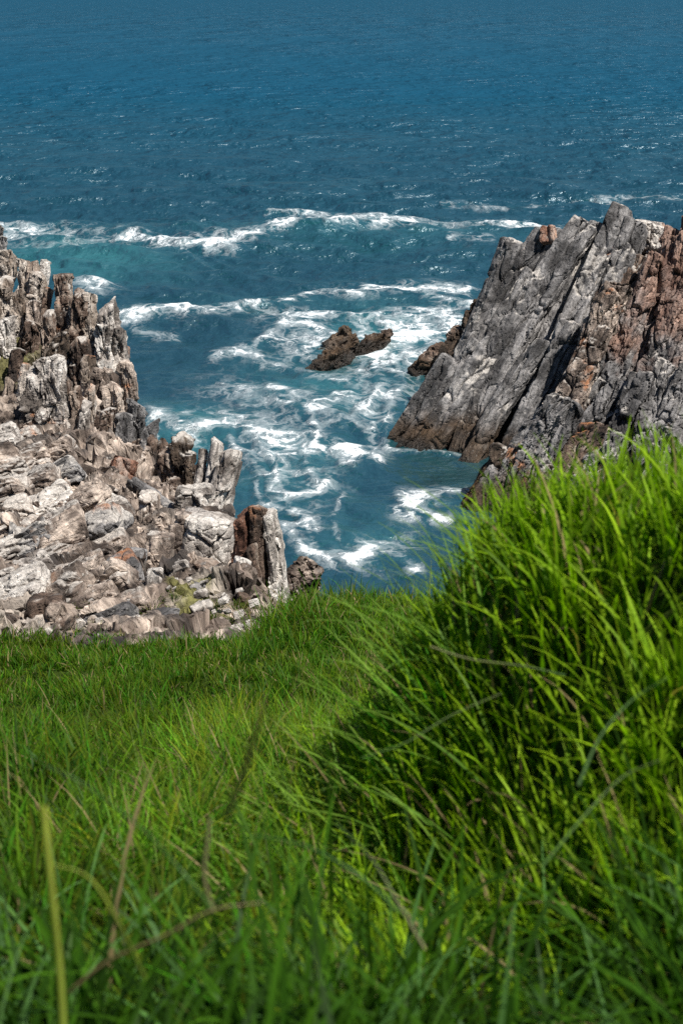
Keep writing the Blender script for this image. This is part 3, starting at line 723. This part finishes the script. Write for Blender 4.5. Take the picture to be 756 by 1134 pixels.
# --- upper left crag of upright spires
SK = K(blocks=(.42, .5, 1.5), taper=.74, side=(1, -.3, 0), speck=.6, rough=1.2, tipcut=.7)
crag = beds([
 ((-14,340,-8,243,26,49.5,.3,1.2,.6), 'dgrey', K(black=.35)), ((2,345,3,262,10,49.2,.3,1.3,.6), 'dgrey', K(black=.3)), ((-40,360,-36,262,30,48.5,.3,1.3,.6), 'dgrey', K()),
 ((6,372,8,279,16,48.0,.4,1.2,.6), 'tan', K()), ((20,380,26,286,15,47.8,.4,1.3,.6), 'tan', K()), ((32,385,36,291,13,47.6,.4,1.3,.6), 'brown', K()),
 ((40,385,52,288,11,47.8,.4,1.2,.6), 'pale', K()), ((44,392,46,303,15,47.3,.4,1.3,.6), 'tan', K()), ((56,392,56,318,10,47.2,.4,1.3,.6), 'brown', K()),
 ((66,400,70,303,17,47.0,.4,1.2,.6), 'brown', K(orange=.28)), ((78,398,74,312,9,46.8,.4,1.2,.6), 'pale', K()),
 ((92,420,90,322,22,46.2,.4,1.2,.6), 'brown', K(orange=.05)), ((104,430,101,324,14,46.0,.4,1.3,.6), 'tan', K(orange=.15)),
 ((128,470,120,338,22,45.4,.4,1.5,.6), 'pale', K(orange=.16, black=.05)), ((140,480,130,366,18,45.0,.3,1.4,.6), 'pale', K(black=.0)),
 ((146,490,140,400,14,44.6,.2,1.3,.6), 'grey', K(black=.0)), ((112,470,112,362,22,44.6,.2,1.2,.6), 'pale', K(black=.1)),
 ((8,420,6,310,18,46.6,.3,1.2,.6), 'tan', K()), ((-14,430,-14,316,24,46.2,.3,1.2,.6), 'tan', K()), ((24,410,22,322,14,46.2,.3,1.3,.6), 'tan', K()),
 ((38,425,36,334,14,45.8,.3,1.3,.6), 'grey', K()), ((36,440,38,356,22,45.0,.2,1.2,.6), 'brown', K(orange=.12)), ((54,440,54,345,14,45.2,.2,1.3,.6), 'brown', K()),
 ((70,450,68,368,20,44.4,.2,1.2,.6), 'dbrown', K()), ((88,460,86,376,16,44.0,.2,1.3,.6), 'brown', K()), ((98,470,97,396,13,43.6,.2,1.2,.6), 'tan', K(orange=.2)),
 ((112,490,116,408,18,43.2,.2,1.3,.6), 'grey', K(black=.05)), ((132,500,126,426,20,42.8,.2,1.3,.6), 'grey', K()),
 ((6,455,5,352,22,44.6,.2,1.2,.6), 'pale', K()), ((-18,460,-18,366,24,44.0,.2,1.2,.6), 'tan', K()), ((16,470,20,388,12,43.0,.2,1.2,.6), 'brown', K(moss=.35)),
], 'grey', K(white=.28, black=.28, orange=.10), **SK)
outcrop('rock_crag', 'tall crag of upright jagged spires, the highest rocks at the upper left', crag, None, 'rock_spire')
block_face = beds([
 ((48,482,54,394,46,39.8,.3,1.,.6), 'pale', K(orange=.2, white=.3, black=.3)), ((26,480,32,404,20,41.2,.3,1.,.6), 'tan', K(orange=.1)), ((10,476,12,420,16,41.4,.3,1.,.6), 'brown', K()),
 ((72,500,72,420,14,40.4,.1,1.2,.6), 'brown', K()), ((84,506,84,430,13,40.0,.1,1.2,.6), 'brown', K()), ((96,510,95,446,11,39.6,.1,1.2,.6), 'pale', K()),
 ((60,506,62,450,12,39.8,.1,1.2,.6), 'tan', K()), ((104,512,102,428,12,40.6,.1,1.2,.6), 'tan', K(orange=.1)), ((112,520,114,456,14,39.2,.1,1.2,.6), 'brown', K(orange=.15)),
 ((122,515,122,452,16,39.6,.1,1.2,.6), 'brown', K()), ((46,508,46,462,12,39.4,.1,1.2,.6), 'tan', K()), ((34,506,32,466,12,39.2,.1,1.2,.6), 'brown', K()),
], 'tan', K(white=.3, black=.25, orange=.12), **{**SK, 'rough': .9})
outcrop('rock_crag', 'pale orange stained buttress with a flat top, below the tall spires', block_face, None, 'rock_spire')
dark_cluster = beds([
 ((150,520,152,446,26,40.0,.2,1.2,.8), 'dgrey', K()), ((136,530,138,458,20,39.4,.2,1.2,.8), 'dgrey', K()), ((163,530,165,470,16,39.4,.2,1.2,.8), 'dgrey', K()),
 ((146,548,152,486,14,38.4,.2,1.2,.8), 'brown', K()), ((160,556,168,484,12,38.0,.2,1.2,.8), 'brown', K()), ((172,560,180,488,13,37.6,.2,1.2,.8), 'brown', K()),
 ((186,566,184,498,14,37.2,.1,1.2,.8), 'brown', K()), ((198,566,203,484,20,37.2,.2,1.2,.8), 'dbrown', K()), ((212,568,213,502,14,36.8,.1,1.2,.8), 'dbrown', K()),
 ((192,580,192,528,15,36.2,.1,1.2,.8), 'brown', K()), ((224,574,222,512,12,36.8,.1,1.2,.8), 'brown', K()), ((152,560,152,510,12,37.2,.1,1.2,.8), 'dbrown', K()),
], 'brown', K(white=.08, black=.25, wetline=.9), **SK)
outcrop('rock_crag', 'cluster of dark brown pointed spires at the water edge below the pale crag', dark_cluster, None, 'rock_spire')

FK = K(taper=.85, speck=.3, side=(1, -.3, 0))
outcrop('rock_fin', 'three light grey leaning fins standing together against the foamy channel', beds([
 ((218,566,240,486,15,34.0,.6,1.3,.6), None, {}), ((230,575,256,498,20,33.4,.6,1.5,.6), None, {}), ((210,560,226,498,12,34.2,.5,1.3,.6), None, {}), ((246,585,262,510,13,33.6,.4,1.5,.6), None, {}),
 ], 'pale', K(white=.1, black=-.1), blocks=(.5, .6, 1.8), rough=.6, **FK))
outcrop('rock_pillar', 'tall brown pillar with a chalky white right side beside the grass', beds([
 ((273,684,272,564,21,27.4,.1,1.5,.5), 'rust', K(white=.08, orange=.0, black=.3)), ((287,686,286,560,19,27.3,.1,1.6,.5), 'brown', K(white=.15, orange=.2)),
 ((299,682,296,566,19,27.4,.0,1.8,.5), 'pale', K(white=.35, black=-.1, orange=.1)), ((309,676,303,588,17,27.5,.0,1.9,.5), 'pale', K(white=.35, black=-.2)), ((280,690,278,604,14,27.0,.1,1.1,.5), 'brown', {}),
 ], 'brown', K(white=.1, black=.1), blocks=(.35, .4, 1.4), rough=.8, **FK))
outcrop('rock_block', 'big squarish pale grey block with vertical white streaks left of the brown pillar', beds([
 ((230,622,231,568,58,28.6,.1,.8,.5), 'pale', K(white=.2, black=-.05)), ((202,618,203,566,20,28.5,.1,1.,.5), 'grey', K(white=.1)), ((192,618,193,580,10,28.4,.1,1.,.5), 'grey', {}),
 ], 'grey', K(white=.25, black=.05), blocks=(.9, .9, .9), rough=.25, taper=.98, speck=.4, side=(1, -.1, 0), tipcut=.15))
single('boulder', 'low dull brown rock right of the pillar where the grass meets the sea', (330,652,348,624,32,29.0,.2,1.2,.3), pal='grey', colkw=K(white=.05, black=.2), blocks=(.3,.3,.5))

# --- single boulders on the shore
B = [
 ('boulder','orange tinted angular boulder below the dark spires', (128,552,140,506,34,35.0,.2,.9,.2), 'rust', K(orange=.5, white=.05, black=.0), {}),
 ('boulder','grey boulder with a tilted flat face just left of the orange tinted one', (96,570,108,518,40,34.2,.2,.9,.3), 'grey', K(white=.2), {}),
 ('boulder','long thin dark slab lying flat across the rocks below the orange tinted boulder', (196,572,146,536,15,33.0,1.,1.6,.1), 'dgrey', K(white=.3), {}),
 ('boulder','rounded pale boulder at the foot of the leaning grey fins', (214,580,214,540,34,32.6,.1,1.,.3), 'pale', K(white=.3, black=.1), {}),
 ('boulder','knobbly grey boulder just left of the squarish pale block', (164,600,166,546,28,31.6,.1,1.,.3), 'grey', K(white=.3), {}),
 ('boulder','striped round boulder halfway between the square block and the left edge', (142,606,142,562,24,30.4,.1,1.,.3), 'grey', K(white=.25), {}),
 ('boulder','smooth upright pale oval slab in front of the square block', (168,640,178,590,36,27.4,.2,.6,.3), 'grey', K(white=.3, black=-.1), K(rough=.6)),
 ('boulder','dark upright slab leaning on the smooth pale oval one', (146,660,150,606,28,26.8,.1,.8,.3), 'dgrey', K(white=.15), {}),
 ('boulder','white flecked ledge block above the grass, left of the mossy hollow', (166,690,172,628,22,25.2,.1,1.,.3), 'pale', K(white=.4), {}),
 ('boulder','dark flat slab lying on moss left of the brown pillar', (250,668,188,652,20,25.6,.6,1.4,.1), 'dgrey', K(white=.05, black=.0), K(rough=.6)),
 ('boulder','narrow dark slab sliding down the gravel below the flat mossy one', (232,700,188,668,14,24.4,.8,1.4,.1), 'dgrey', K(white=.1), K(rough=.6)),
 ('boulder','squat dark stub of rock between the square block and the brown pillar', (228,656,232,624,34,27.0,.1,1.,.3), 'brown', K(white=.05), {}),
 ('boulder','white topped jagged stone leaning on the foot of the pillar', (262,680,270,620,18,26.2,.1,1.,.3), 'pale', K(white=.45, black=.3), {}),
 ('boulder','purple grey oval stone standing in front of the brown pillar', (262,706,270,656,22,25.0,.1,.8,.2), 'brown', K(white=.0, black=-.1), K(rough=.6)),
 ('boulder','small pale wedge of rock where gravel, pillar and grass meet', (280,708,286,676,14,24.6,.1,1.,.3), 'grey', K(white=.3), {}),
 ('boulder','dark half buried slab touching the grass at the foot of the ledges', (176,722,178,678,40,23.2,.1,.8,.3), 'dgrey', K(white=.15), {}),
 ('boulder','rounded boulder with a black hollow on its left side, near the left edge', (38,716,52,658,38,23.0,.1,1.,.3), 'brown', K(white=.2), K(rough=.7)),
 ('boulder','brown boulder at the grass edge right beside the hollow one', (62,724,70,670,34,22.6,.1,1.,.3), 'brown', K(white=.1, orange=.1), K(rough=.7)),
 ('boulder','low grey boulder cut by the left edge just above the grass', (0,716,4,676,40,23.0,.1,1.,.3), 'grey', K(white=.3), {}),
]
for nm, lab, sp, pal, ck, kw in B:
    kk = K(blocks=(.8, .7, 1.2), rough=.65, taper=.92, tipcut=.35); kk.update(kw)
    single(nm, lab, sp, 'boulders on the left shore', pal=pal, colkw=ck, **kk)

# --- fractured ledges of the middle left: long tilted blocks with broken right ends
rs = np.random.RandomState(12)
ledge_hi, ledge_lo = [], []
def ledge(lst, x0, y0, x1, y1, wpx, Y, pal, **ck):
    lst.append(((x0 - 4, y0, x1 + 4, y1, wpx * 1.5, Y, rs.uniform(-.3, .5), 1.3, .15), K(pal=pal, colkw=K(**{**K(white=.36, black=.22, orange=.02), **ck}), blocks=(.8, .55, 1.5), rough=.75, taper=.95, speck=.85, tipcut=.3, side=(0, -.3, 1))))
for a_ in [(22,612,60,588,26,28.2,'dgrey'),(56,620,96,594,30,27.6,'grey'),(80,636,124,612,26,27.0,'grey'),(40,600,88,572,24,29.2,'grey'),(88,600,132,576,22,29.0,'dgrey'),
           (-10,585,34,566,24,30.2,'grey'),(30,572,74,552,22,31.0,'pale'),(70,570,112,546,20,31.2,'grey'),(100,586,136,560,20,30.6,'pale'),(-10,560,26,540,24,32.0,'grey'),(20,548,60,530,22,33.0,'grey'),
           (48,540,88,518,22,33.6,'dgrey'),(-12,530,26,512,24,34.2,'grey'),(18,524,52,502,22,35.0,'grey'),(46,516,80,496,20,35.8,'grey'),(-10,506,20,488,22,36.4,'pale'),(10,498,40,480,16,37.2,'grey'),(104,620,138,596,20,28.0,'grey'),(0,622,30,604,22,27.8,'pale')]:
    ledge(ledge_hi, *a_)
for a_ in [(44,668,92,642,24,25.2,'grey'),(74,690,128,658,26,24.4,'grey'),(90,668,138,634,26,25.4,'grey'),(60,648,108,624,22,26.2,'grey'),(96,706,146,676,22,23.6,'dgrey'),(112,722,158,698,20,22.8,'pale'),
           (118,650,150,624,22,26.0,'dgrey'),(130,690,162,668,20,24.4,'grey'),(78,716,116,700,24,23.0,'tan'),(6,668,46,644,22,25.0,'pale'),(18,644,56,624,22,26.4,'pale'),(-10,650,16,636,20,26.0,'tan'),(134,716,166,702,18,23.0,'grey'),(200,720,236,706,16,22.6,'pale'),(244,716,270,704,14,22.8,'tan')]:
    ledge(ledge_lo, *a_)
outcrop('rock_ledge', 'jumble of tilted grey ledges with white lichen at the left edge below the crag', ledge_hi, None, 'rock_block')
outcrop('rock_ledge', 'lower jointed ledges with parallel cracks, just above the lawn grass on the left', ledge_lo, None, 'rock_block')
# loose rubble in the gravel
rub = []
for i in range(70):
    px, Y = (rs.uniform(185, 285), rs.uniform(22.6, 26.5)) if i < 40 else (rs.uniform(0, 120), rs.uniform(21.8, 30))
    x = (px - CX) / FPX * Y * 1.08; z = shore_z(np.array([x]), np.array([Y]))[0]
    r_ = rs.uniform(.03, .10)
    W, F, st = rock_surface((x - r_, Y, z - .02), (x + r_ * rs.uniform(.5, 1.6), Y + rs.uniform(-r_, r_), z + r_ * rs.uniform(.3, 1.2)), r_, r_ * .8, 700 + i, .03)
    rub.append((W, F, st))
off = 0; VV, FF, SS = [], [], []
for W, F, st in rub: VV.append(W); FF.append(F + off); SS.append(st); off += len(W)
VV, FF, SS = np.vstack(VV), np.vstack(FF), np.vstack(SS); col, wet = colour_rock(VV, SS, normals(VV, FF)[:, 2], 'pale', 2.2)
me = make_mesh('rubble', VV, FF, {'col': ('FLOAT_COLOR', np.c_[col, np.ones(len(col))]), 'st': ('FLOAT_VECTOR', SS), 'speck': ('FLOAT', np.full(len(VV), .3)), 'wet': ('FLOAT', wet)})
tag(link('rubble', me, M_ROCK), 'loose pale stone chips scattered between the boulders', 'rubble', None, 'stuff')

# ------------------------------------------------------------------ grass
def blades(name, label, x, y, L, wd, heading, lean, curl, segs, seed, base_col, tip_col, cvar=.25, dead=.03, zoff=0., tint=None):
    rs = np.random.RandomState(seed); n = len(x)
    z = ground(x, y) - .01 + zoff
    t = np.linspace(0, 1, segs + 1)
    pos = np.zeros((n, segs + 1, 3)); pos[:, 0] = np.stack([x, y, z], 1)
    hx, hy = np.cos(heading), np.sin(heading)
    dl = L / segs
    wob = rs.normal(0, .12, n)
    for i in range(segs):
        tm = (i + .5) / segs; ang = lean + curl * tm ** 1.4
        hd_x = hx * np.cos(wob * tm * 2) - hy * np.sin(wob * tm * 2); hd_y = hy * np.cos(wob * tm * 2) + hx * np.sin(wob * tm * 2)
        pos[:, i + 1] = pos[:, i] + np.stack([hd_x * np.sin(ang) * dl, hd_y * np.sin(ang) * dl, np.cos(ang) * dl], 1)
    # width direction: horizontal, across the heading, turned a bit at random
    tw = rs.normal(0, .5, n)
    sx, sy = -hy * np.cos(tw) + hx * np.sin(tw), hx * np.cos(tw) + hy * np.sin(tw)
    side = np.stack([sx, sy, rs.normal(0, .15, n)], 1)
    prof = np.array([.75, 1.0, .95, .8, .6, .35, .1])[np.round(np.linspace(0, 6, segs + 1)).astype(int)]
    hwid = wd[:, None] * .5 * prof[None, :]
    Lp = pos - side[:, None, :] * hwid[:, :, None]; Rp = pos + side[:, None, :] * hwid[:, :, None]
    V = np.stack([Lp, Rp], 2).reshape(-1, 3)          # n,(segs+1),2
    base = (np.arange(n) * (segs + 1) * 2)[:, None] + (np.arange(segs) * 2)[None, :]
    F = np.stack([base, base + 1, base + 3, base + 2], -1).reshape(-1, 4)
    # colours: blade to blade variation, yellower tips with sun highlights painted in, dead straw blades; patches of yellower turf
    pat = fbm(np.stack([x * .9, y * .6, x * 0], 1), 3, 41)
    yel = np.clip(rs.normal(.35, .25, n) + pat * .5, 0, 1)
    bc, tc = np.array(base_col), np.array(tip_col)
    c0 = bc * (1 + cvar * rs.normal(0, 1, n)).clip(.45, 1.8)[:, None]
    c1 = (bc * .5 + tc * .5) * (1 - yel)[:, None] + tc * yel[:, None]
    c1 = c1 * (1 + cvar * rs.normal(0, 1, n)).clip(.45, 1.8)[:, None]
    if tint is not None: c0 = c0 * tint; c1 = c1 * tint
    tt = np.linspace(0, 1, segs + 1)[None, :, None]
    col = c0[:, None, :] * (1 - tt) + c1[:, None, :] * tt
    isd = rs.rand(n) < dead; straw = np.array((.30, .23, .11)) * rs.uniform(.6, 1.2, (n, 1))
    col = np.where(isd[:, None, None], straw[:, None, :], col)
    col = np.repeat(col, 2, axis=1).reshape(-1, 3)
    me = make_mesh(name, V, F, {'col': ('FLOAT_COLOR', np.c_[col, np.ones(len(col))])})
    o = link(name, me, M_GRASS); return tag(o, label, 'grass', None, 'stuff')

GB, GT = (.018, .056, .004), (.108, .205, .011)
def scatter(n, y0, y1, fx0, fx1, rs, power=1.0):
    y = y0 + (y1 - y0) * rs.rand(n) ** power
    x = (fx0 + (fx1 - fx0) * rs.rand(n)) * y * 1.08 / 1.0
    return x, y
def downhill(x, y, rs, spread=.9):
    e = .08; gx = (ground(x + e, y) - ground(x - e, y)) / (2 * e); gy = (ground(x, y + e) - ground(x, y - e)) / (2 * e)
    return np.arctan2(-gy, -gx) + rs.normal(0, spread, len(x)), np.hypot(gx, gy)

def tufts(n, per, x0, x1, y0, y1, spread, rs, by_y=False):
    """blades come up in tussocks: roots round a centre, fanning outward"""
    m = n // per; cy_ = rs.uniform(y0, y1, m); cx_ = rs.uniform(x0, x1, m) * (cy_ if by_y else 1)
    if by_y: cx_ = np.where(cx_ > 0, cx_ + (cx_ / (x1 * cy_)) * 1.6, cx_ + (cx_ / (-x0 * cy_)) * 1.6)    # turf goes on well past both sides
    k = rs.randint(0, m, n); ox, oy = rs.normal(0, spread, n), rs.normal(0, spread, n)
    th_, Lt = np.arctan2(oy, ox) + rs.normal(0, .5, n), (.55 + .95 * rs.rand(m) ** 1.6)[k]
    tufts.tint = np.stack([rs.uniform(.6, 1.5, m), rs.uniform(.7, 1.3, m), np.ones(m)], 1)[k]
    return cx_[k] + ox, cy_[k] + oy, th_, np.hypot(ox, oy) / spread, Lt
rs = np.random.RandomState(77)
# short turf running down to the rocks
x, y, th_, rr, Lt = tufts(165000, 16, -.30, .30, 5.0, 27.6, .10, rs, True)
keep = y < edge_y(x) + .4 + 1.4 * fbm(np.stack([x * 1.5, y * 0, x * 0], 1), 3, 44)
keep &= ~((x > -.6) & (y < 4.6)); ti = tufts.tint[keep]
x, y, th_, rr, Lt = x[keep], y[keep], th_[keep], rr[keep], Lt[keep]; m = len(x)
dn = fbm(np.stack([x * 1.1, y * .9, x * 0], 1), 3, 45)
L_ = rs.uniform(.09, .22, m) * Lt * (1 + .9 * dn).clip(.4, 2); L_ *= 1 + .9 * sstep(-1.6, -.8, x) * sstep(13, 17, y)
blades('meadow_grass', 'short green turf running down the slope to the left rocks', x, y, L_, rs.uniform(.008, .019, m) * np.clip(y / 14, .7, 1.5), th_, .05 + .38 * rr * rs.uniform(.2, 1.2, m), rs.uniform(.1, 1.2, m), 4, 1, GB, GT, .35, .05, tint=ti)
# a few tufts have crept in among the boulders
n = 3200
x, y, th_, rr, Lt = tufts(n, 30, -5.4, -1.1, 21.2, 25.0, .09, rs)
zz = shore_z(x, y) - .25 - ground(x, y) + .1
blades('rock_grass', 'small tufts of grass rooted in cracks between the left boulders', x, y, rs.uniform(.1, .22, n) * Lt, rs.uniform(.010, .016, n), th_, .1 + .4 * rr, rs.uniform(.2, 1.2, n), 4, 31, GB, (.16, .19, .03), .35, .15, zoff=zz)
# nearer turf in the middle and left
n = 60000
x, y, th_, rr, Lt = tufts(n, 26, -.31, .31, 1.9, 7.5, .06, rs, True)
keep = ~((x > -.05) & (y > 2.3)); ti = tufts.tint[keep]; x, y, th_, rr, Lt = x[keep], y[keep], th_[keep], rr[keep], Lt[keep]; m = len(x)
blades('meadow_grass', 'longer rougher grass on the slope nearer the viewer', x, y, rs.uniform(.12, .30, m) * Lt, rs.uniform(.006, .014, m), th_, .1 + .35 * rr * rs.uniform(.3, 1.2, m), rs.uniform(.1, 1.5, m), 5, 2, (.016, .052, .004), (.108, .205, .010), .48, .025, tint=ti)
# the tall clump on the right
n = 30000
x, y, th_, rr, Lt = tufts(n, 26, -.18, 2.1, 2.3, 6.2, .055, rs)
keep = rs.rand(n) < sstep(-.18, .15, x) + .2; x, y, th_, rr, Lt = x[keep], y[keep], th_[keep], rr[keep], Lt[keep]
hd, g = downhill(x, y, rs, .9); hd = np.arctan2(np.sin(hd) * g * .4 + np.sin(th_), np.cos(hd) * g * .4 + np.cos(th_))
m = len(x)
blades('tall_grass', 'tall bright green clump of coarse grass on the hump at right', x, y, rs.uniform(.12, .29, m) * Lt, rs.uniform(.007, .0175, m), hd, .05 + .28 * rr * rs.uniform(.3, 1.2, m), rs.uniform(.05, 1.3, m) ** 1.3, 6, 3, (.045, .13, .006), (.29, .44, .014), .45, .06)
# sprawling yellower grass between the hump and the turf
n = 260
y = rs.uniform(3.0, 4.6, n); x = rs.uniform(-.12, .5, n) + .12 * (y - 3.8)
blades('tall_grass', 'long loose blades leaning out from the left side of the hump', x, y, rs.uniform(.3, .55, n), rs.uniform(.006, .011, n), np.pi + rs.normal(0, .7, n), rs.uniform(.3, .9, n), rs.uniform(.2, 1.1, n), 8, 21, (.05, .14, .015), (.24, .38, .05), .3, .07)
n = 14000
x, y, th_, rr, Lt = tufts(n, 26, -.8, .35, 3.4, 8.5, .07, rs)
hd, g = downhill(x, y, rs, 1.0)
blades('tall_grass', 'sprawling yellow green grass at the left foot of the hump', x, y, rs.uniform(.14, .32, n) * Lt, rs.uniform(.005, .010, n), th_, .15 + .4 * rr * rs.uniform(.3, 1.2, n), rs.uniform(.1, 1.3, n), 5, 9, (.04, .12, .007), (.20, .34, .018), .4, .07, tint=tufts.tint)
# long soft blades right in front of the viewer
n = 8000
x, y, th_, rr, Lt = tufts(n, 22, -.40, .44, 1.05, 2.35, .05, rs, True)
blades('foreground_grass', 'long blurred blades of grass along the bottom of the view', x, y, rs.uniform(.24, .50, n) * Lt, rs.uniform(.008, .017, n), th_, .05 + .3 * rr * rs.uniform(.3, 1.2, n), rs.uniform(.2, 1.7, n), 8, 4, (.008, .034, .003), (.058, .145, .007), .55, .006)
n = 170
y = rs.uniform(1.25, 2.6, n); x = rs.uniform(-.36, .42, n) * y
blades('foreground_grass', 'broad pale grey green blades crossing over the foreground grass', x, y, rs.uniform(.3, .5, n), rs.uniform(.009, .015, n), rs.uniform(0, 6.28, n), rs.uniform(.2, .8, n), rs.uniform(.5, 1.4, n), 9, 14, (.03, .09, .015), (.13, .27, .07), .3, 0.)

# single stalks and blades that stand out
M_DRY = grass_material('dry_grass', .3)
def stalk(name, label, pts, w0, w1, c0, c1, cat='grass'):
    name = 'tall_' + name.replace('blade', 'leaf')
    """curved blade through world points, V-folded so that it has depth"""
    P = np.array(pts); 
    # Catmull-Rom
    Q = []
    Pp = np.vstack([2 * P[0] - P[1], P, 2 * P[-1] - P[-2]])
    for i in range(1, len(Pp) - 2):
        for t in np.linspace(0, 1, 8, endpoint=False):
            a, b_, c, d = Pp[i - 1:i + 3]; Q.append(.5 * ((2 * b_) + (-a + c) * t + (2 * a - 5 * b_ + 4 * c - d) * t * t + (-a + 3 * b_ - 3 * c + d) * t ** 3))
    Q.append(P[-1]); Q = np.array(Q); n = len(Q)
    T = np.gradient(Q, axis=0); T /= np.linalg.norm(T, axis=1)[:, None]
    S = np.cross(T, np.array([0, 1., .25])); S /= np.linalg.norm(S, axis=1)[:, None]; Nn = np.cross(S, T)
    wd = np.linspace(w0, w1, n)[:, None] / 2
    V = np.stack([Q - S * wd, Q + Nn * wd * .35, Q + S * wd, Q - Nn * wd * .12], 1).reshape(-1, 3)
    F = grid_faces(n, 4, True)
    t = np.repeat(np.linspace(0, 1, n), 4)
    col = mixc(np.array(c0)[None, :], np.array(c1)[None, :], t) * (1 + .15 * fbm(V * 40, 2, 4))[:, None]
    o = P[0]
    me = make_mesh(name, V - o, F, {'col': ('FLOAT_COLOR', np.c_[col, np.ones(len(col))])})
    return tag(link(name, me, M_DRY, None, o), label, cat)
straw, yg, gg, br = (.30, .28, .08), (.22, .30, .05), (.10, .19, .06), (.22, .15, .07)
pg = (.13, .26, .06)
stalk('grass_stalk', 'thick yellow green stalk standing upright at the bottom left', [at(72,1190,1.35), at(66,1080,1.35), at(56,980,1.33), at(48,893,1.32)], .0105, .0085, (.34, .42, .06), (.60, .62, .12))
stalk('grass_stalk', 'forked straw coloured stem low at left, its main arm rising to the right', [at(70,1105,1.5), at(120,1065,1.5), at(185,1035,1.5), at(236,1008,1.5), at(290,1000,1.52)], .007, .004, (.20, .15, .07), (.30, .24, .12))
stalk('grass_stalk', 'short upright straw stem meeting the forked one', [at(236,1010,1.5), at(226,970,1.5), at(230,930,1.5), at(232,905,1.5)], .006, .005, (.28, .24, .12), (.34, .32, .16))
stalk('grass_blade', 'pale green blade arching from the forked stem up to the left', [at(234,1006,1.5), at(205,970,1.5), at(160,920,1.55), at(95,870,1.6), at(50,848,1.6)], .006, .003, pg, gg)
stalk('grass_blade', 'yellow blade curling over beside the thick upright stalk', [at(160,1085,1.5), at(130,1020,1.45), at(98,972,1.45), at(60,958,1.45)], .007, .003, yg, (.38, .42, .06))
stalk('grass_blade', 'long pale blade slanting down across the middle of the foreground', [at(372,912,1.8), at(410,950,1.75), at(440,1000,1.7), at(470,1052,1.65)], .004, .007, gg, (.26, .24, .11))
stalk('grass_blade', 'greyish green blade curving down to the right below the centre', [at(280,925,1.7), at(340,938,1.68), at(400,972,1.65), at(440,1010,1.65)], .004, .007, (.09, .21, .05), pg)
stalk('grass_blade', 'pale blade sweeping toward the lower right corner', [at(540,1060,1.6), at(600,1085,1.55), at(650,1112,1.5), at(700,1150,1.45)], .004, .008, gg, pg)
stalk('grass_blade', 'thin arched blade above the dark hollow right of the centre', [at(400,840,2.3), at(450,822,2.4), at(500,792,2.5), at(555,768,2.6)], .006, .003, pg, (.24, .28, .12))
stalk('grass_blade', 'straw tipped blade lying flat across the tall clump', [at(476,716,2.7), at(520,730,2.7), at(580,738,2.75), at(625,748,2.8)], .004, .006, (.34, .32, .14), gg)
stalk('grass_blade', 'pale kinked blade on the right side of the tall clump', [at(640,870,2.0), at(665,815,2.05), at(700,775,2.1), at(740,750,2.1)], .007, .003, gg, pg)
stalk('grass_blade', 'blurred brownish green blade pointing up left of the centre', [at(250,905,1.3), at(268,860,1.3), at(282,815,1.3), at(294,772,1.3)], .008, .003, (.06, .10, .02), (.12, .09, .03))
stalk('grass_blade', 'bent pale blade beside the dark gap at the right edge', [at(600,960,1.9), at(650,900,1.95), at(690,860,2.), at(730,842,2.)], .006, .003, pg, (.2, .27, .09))
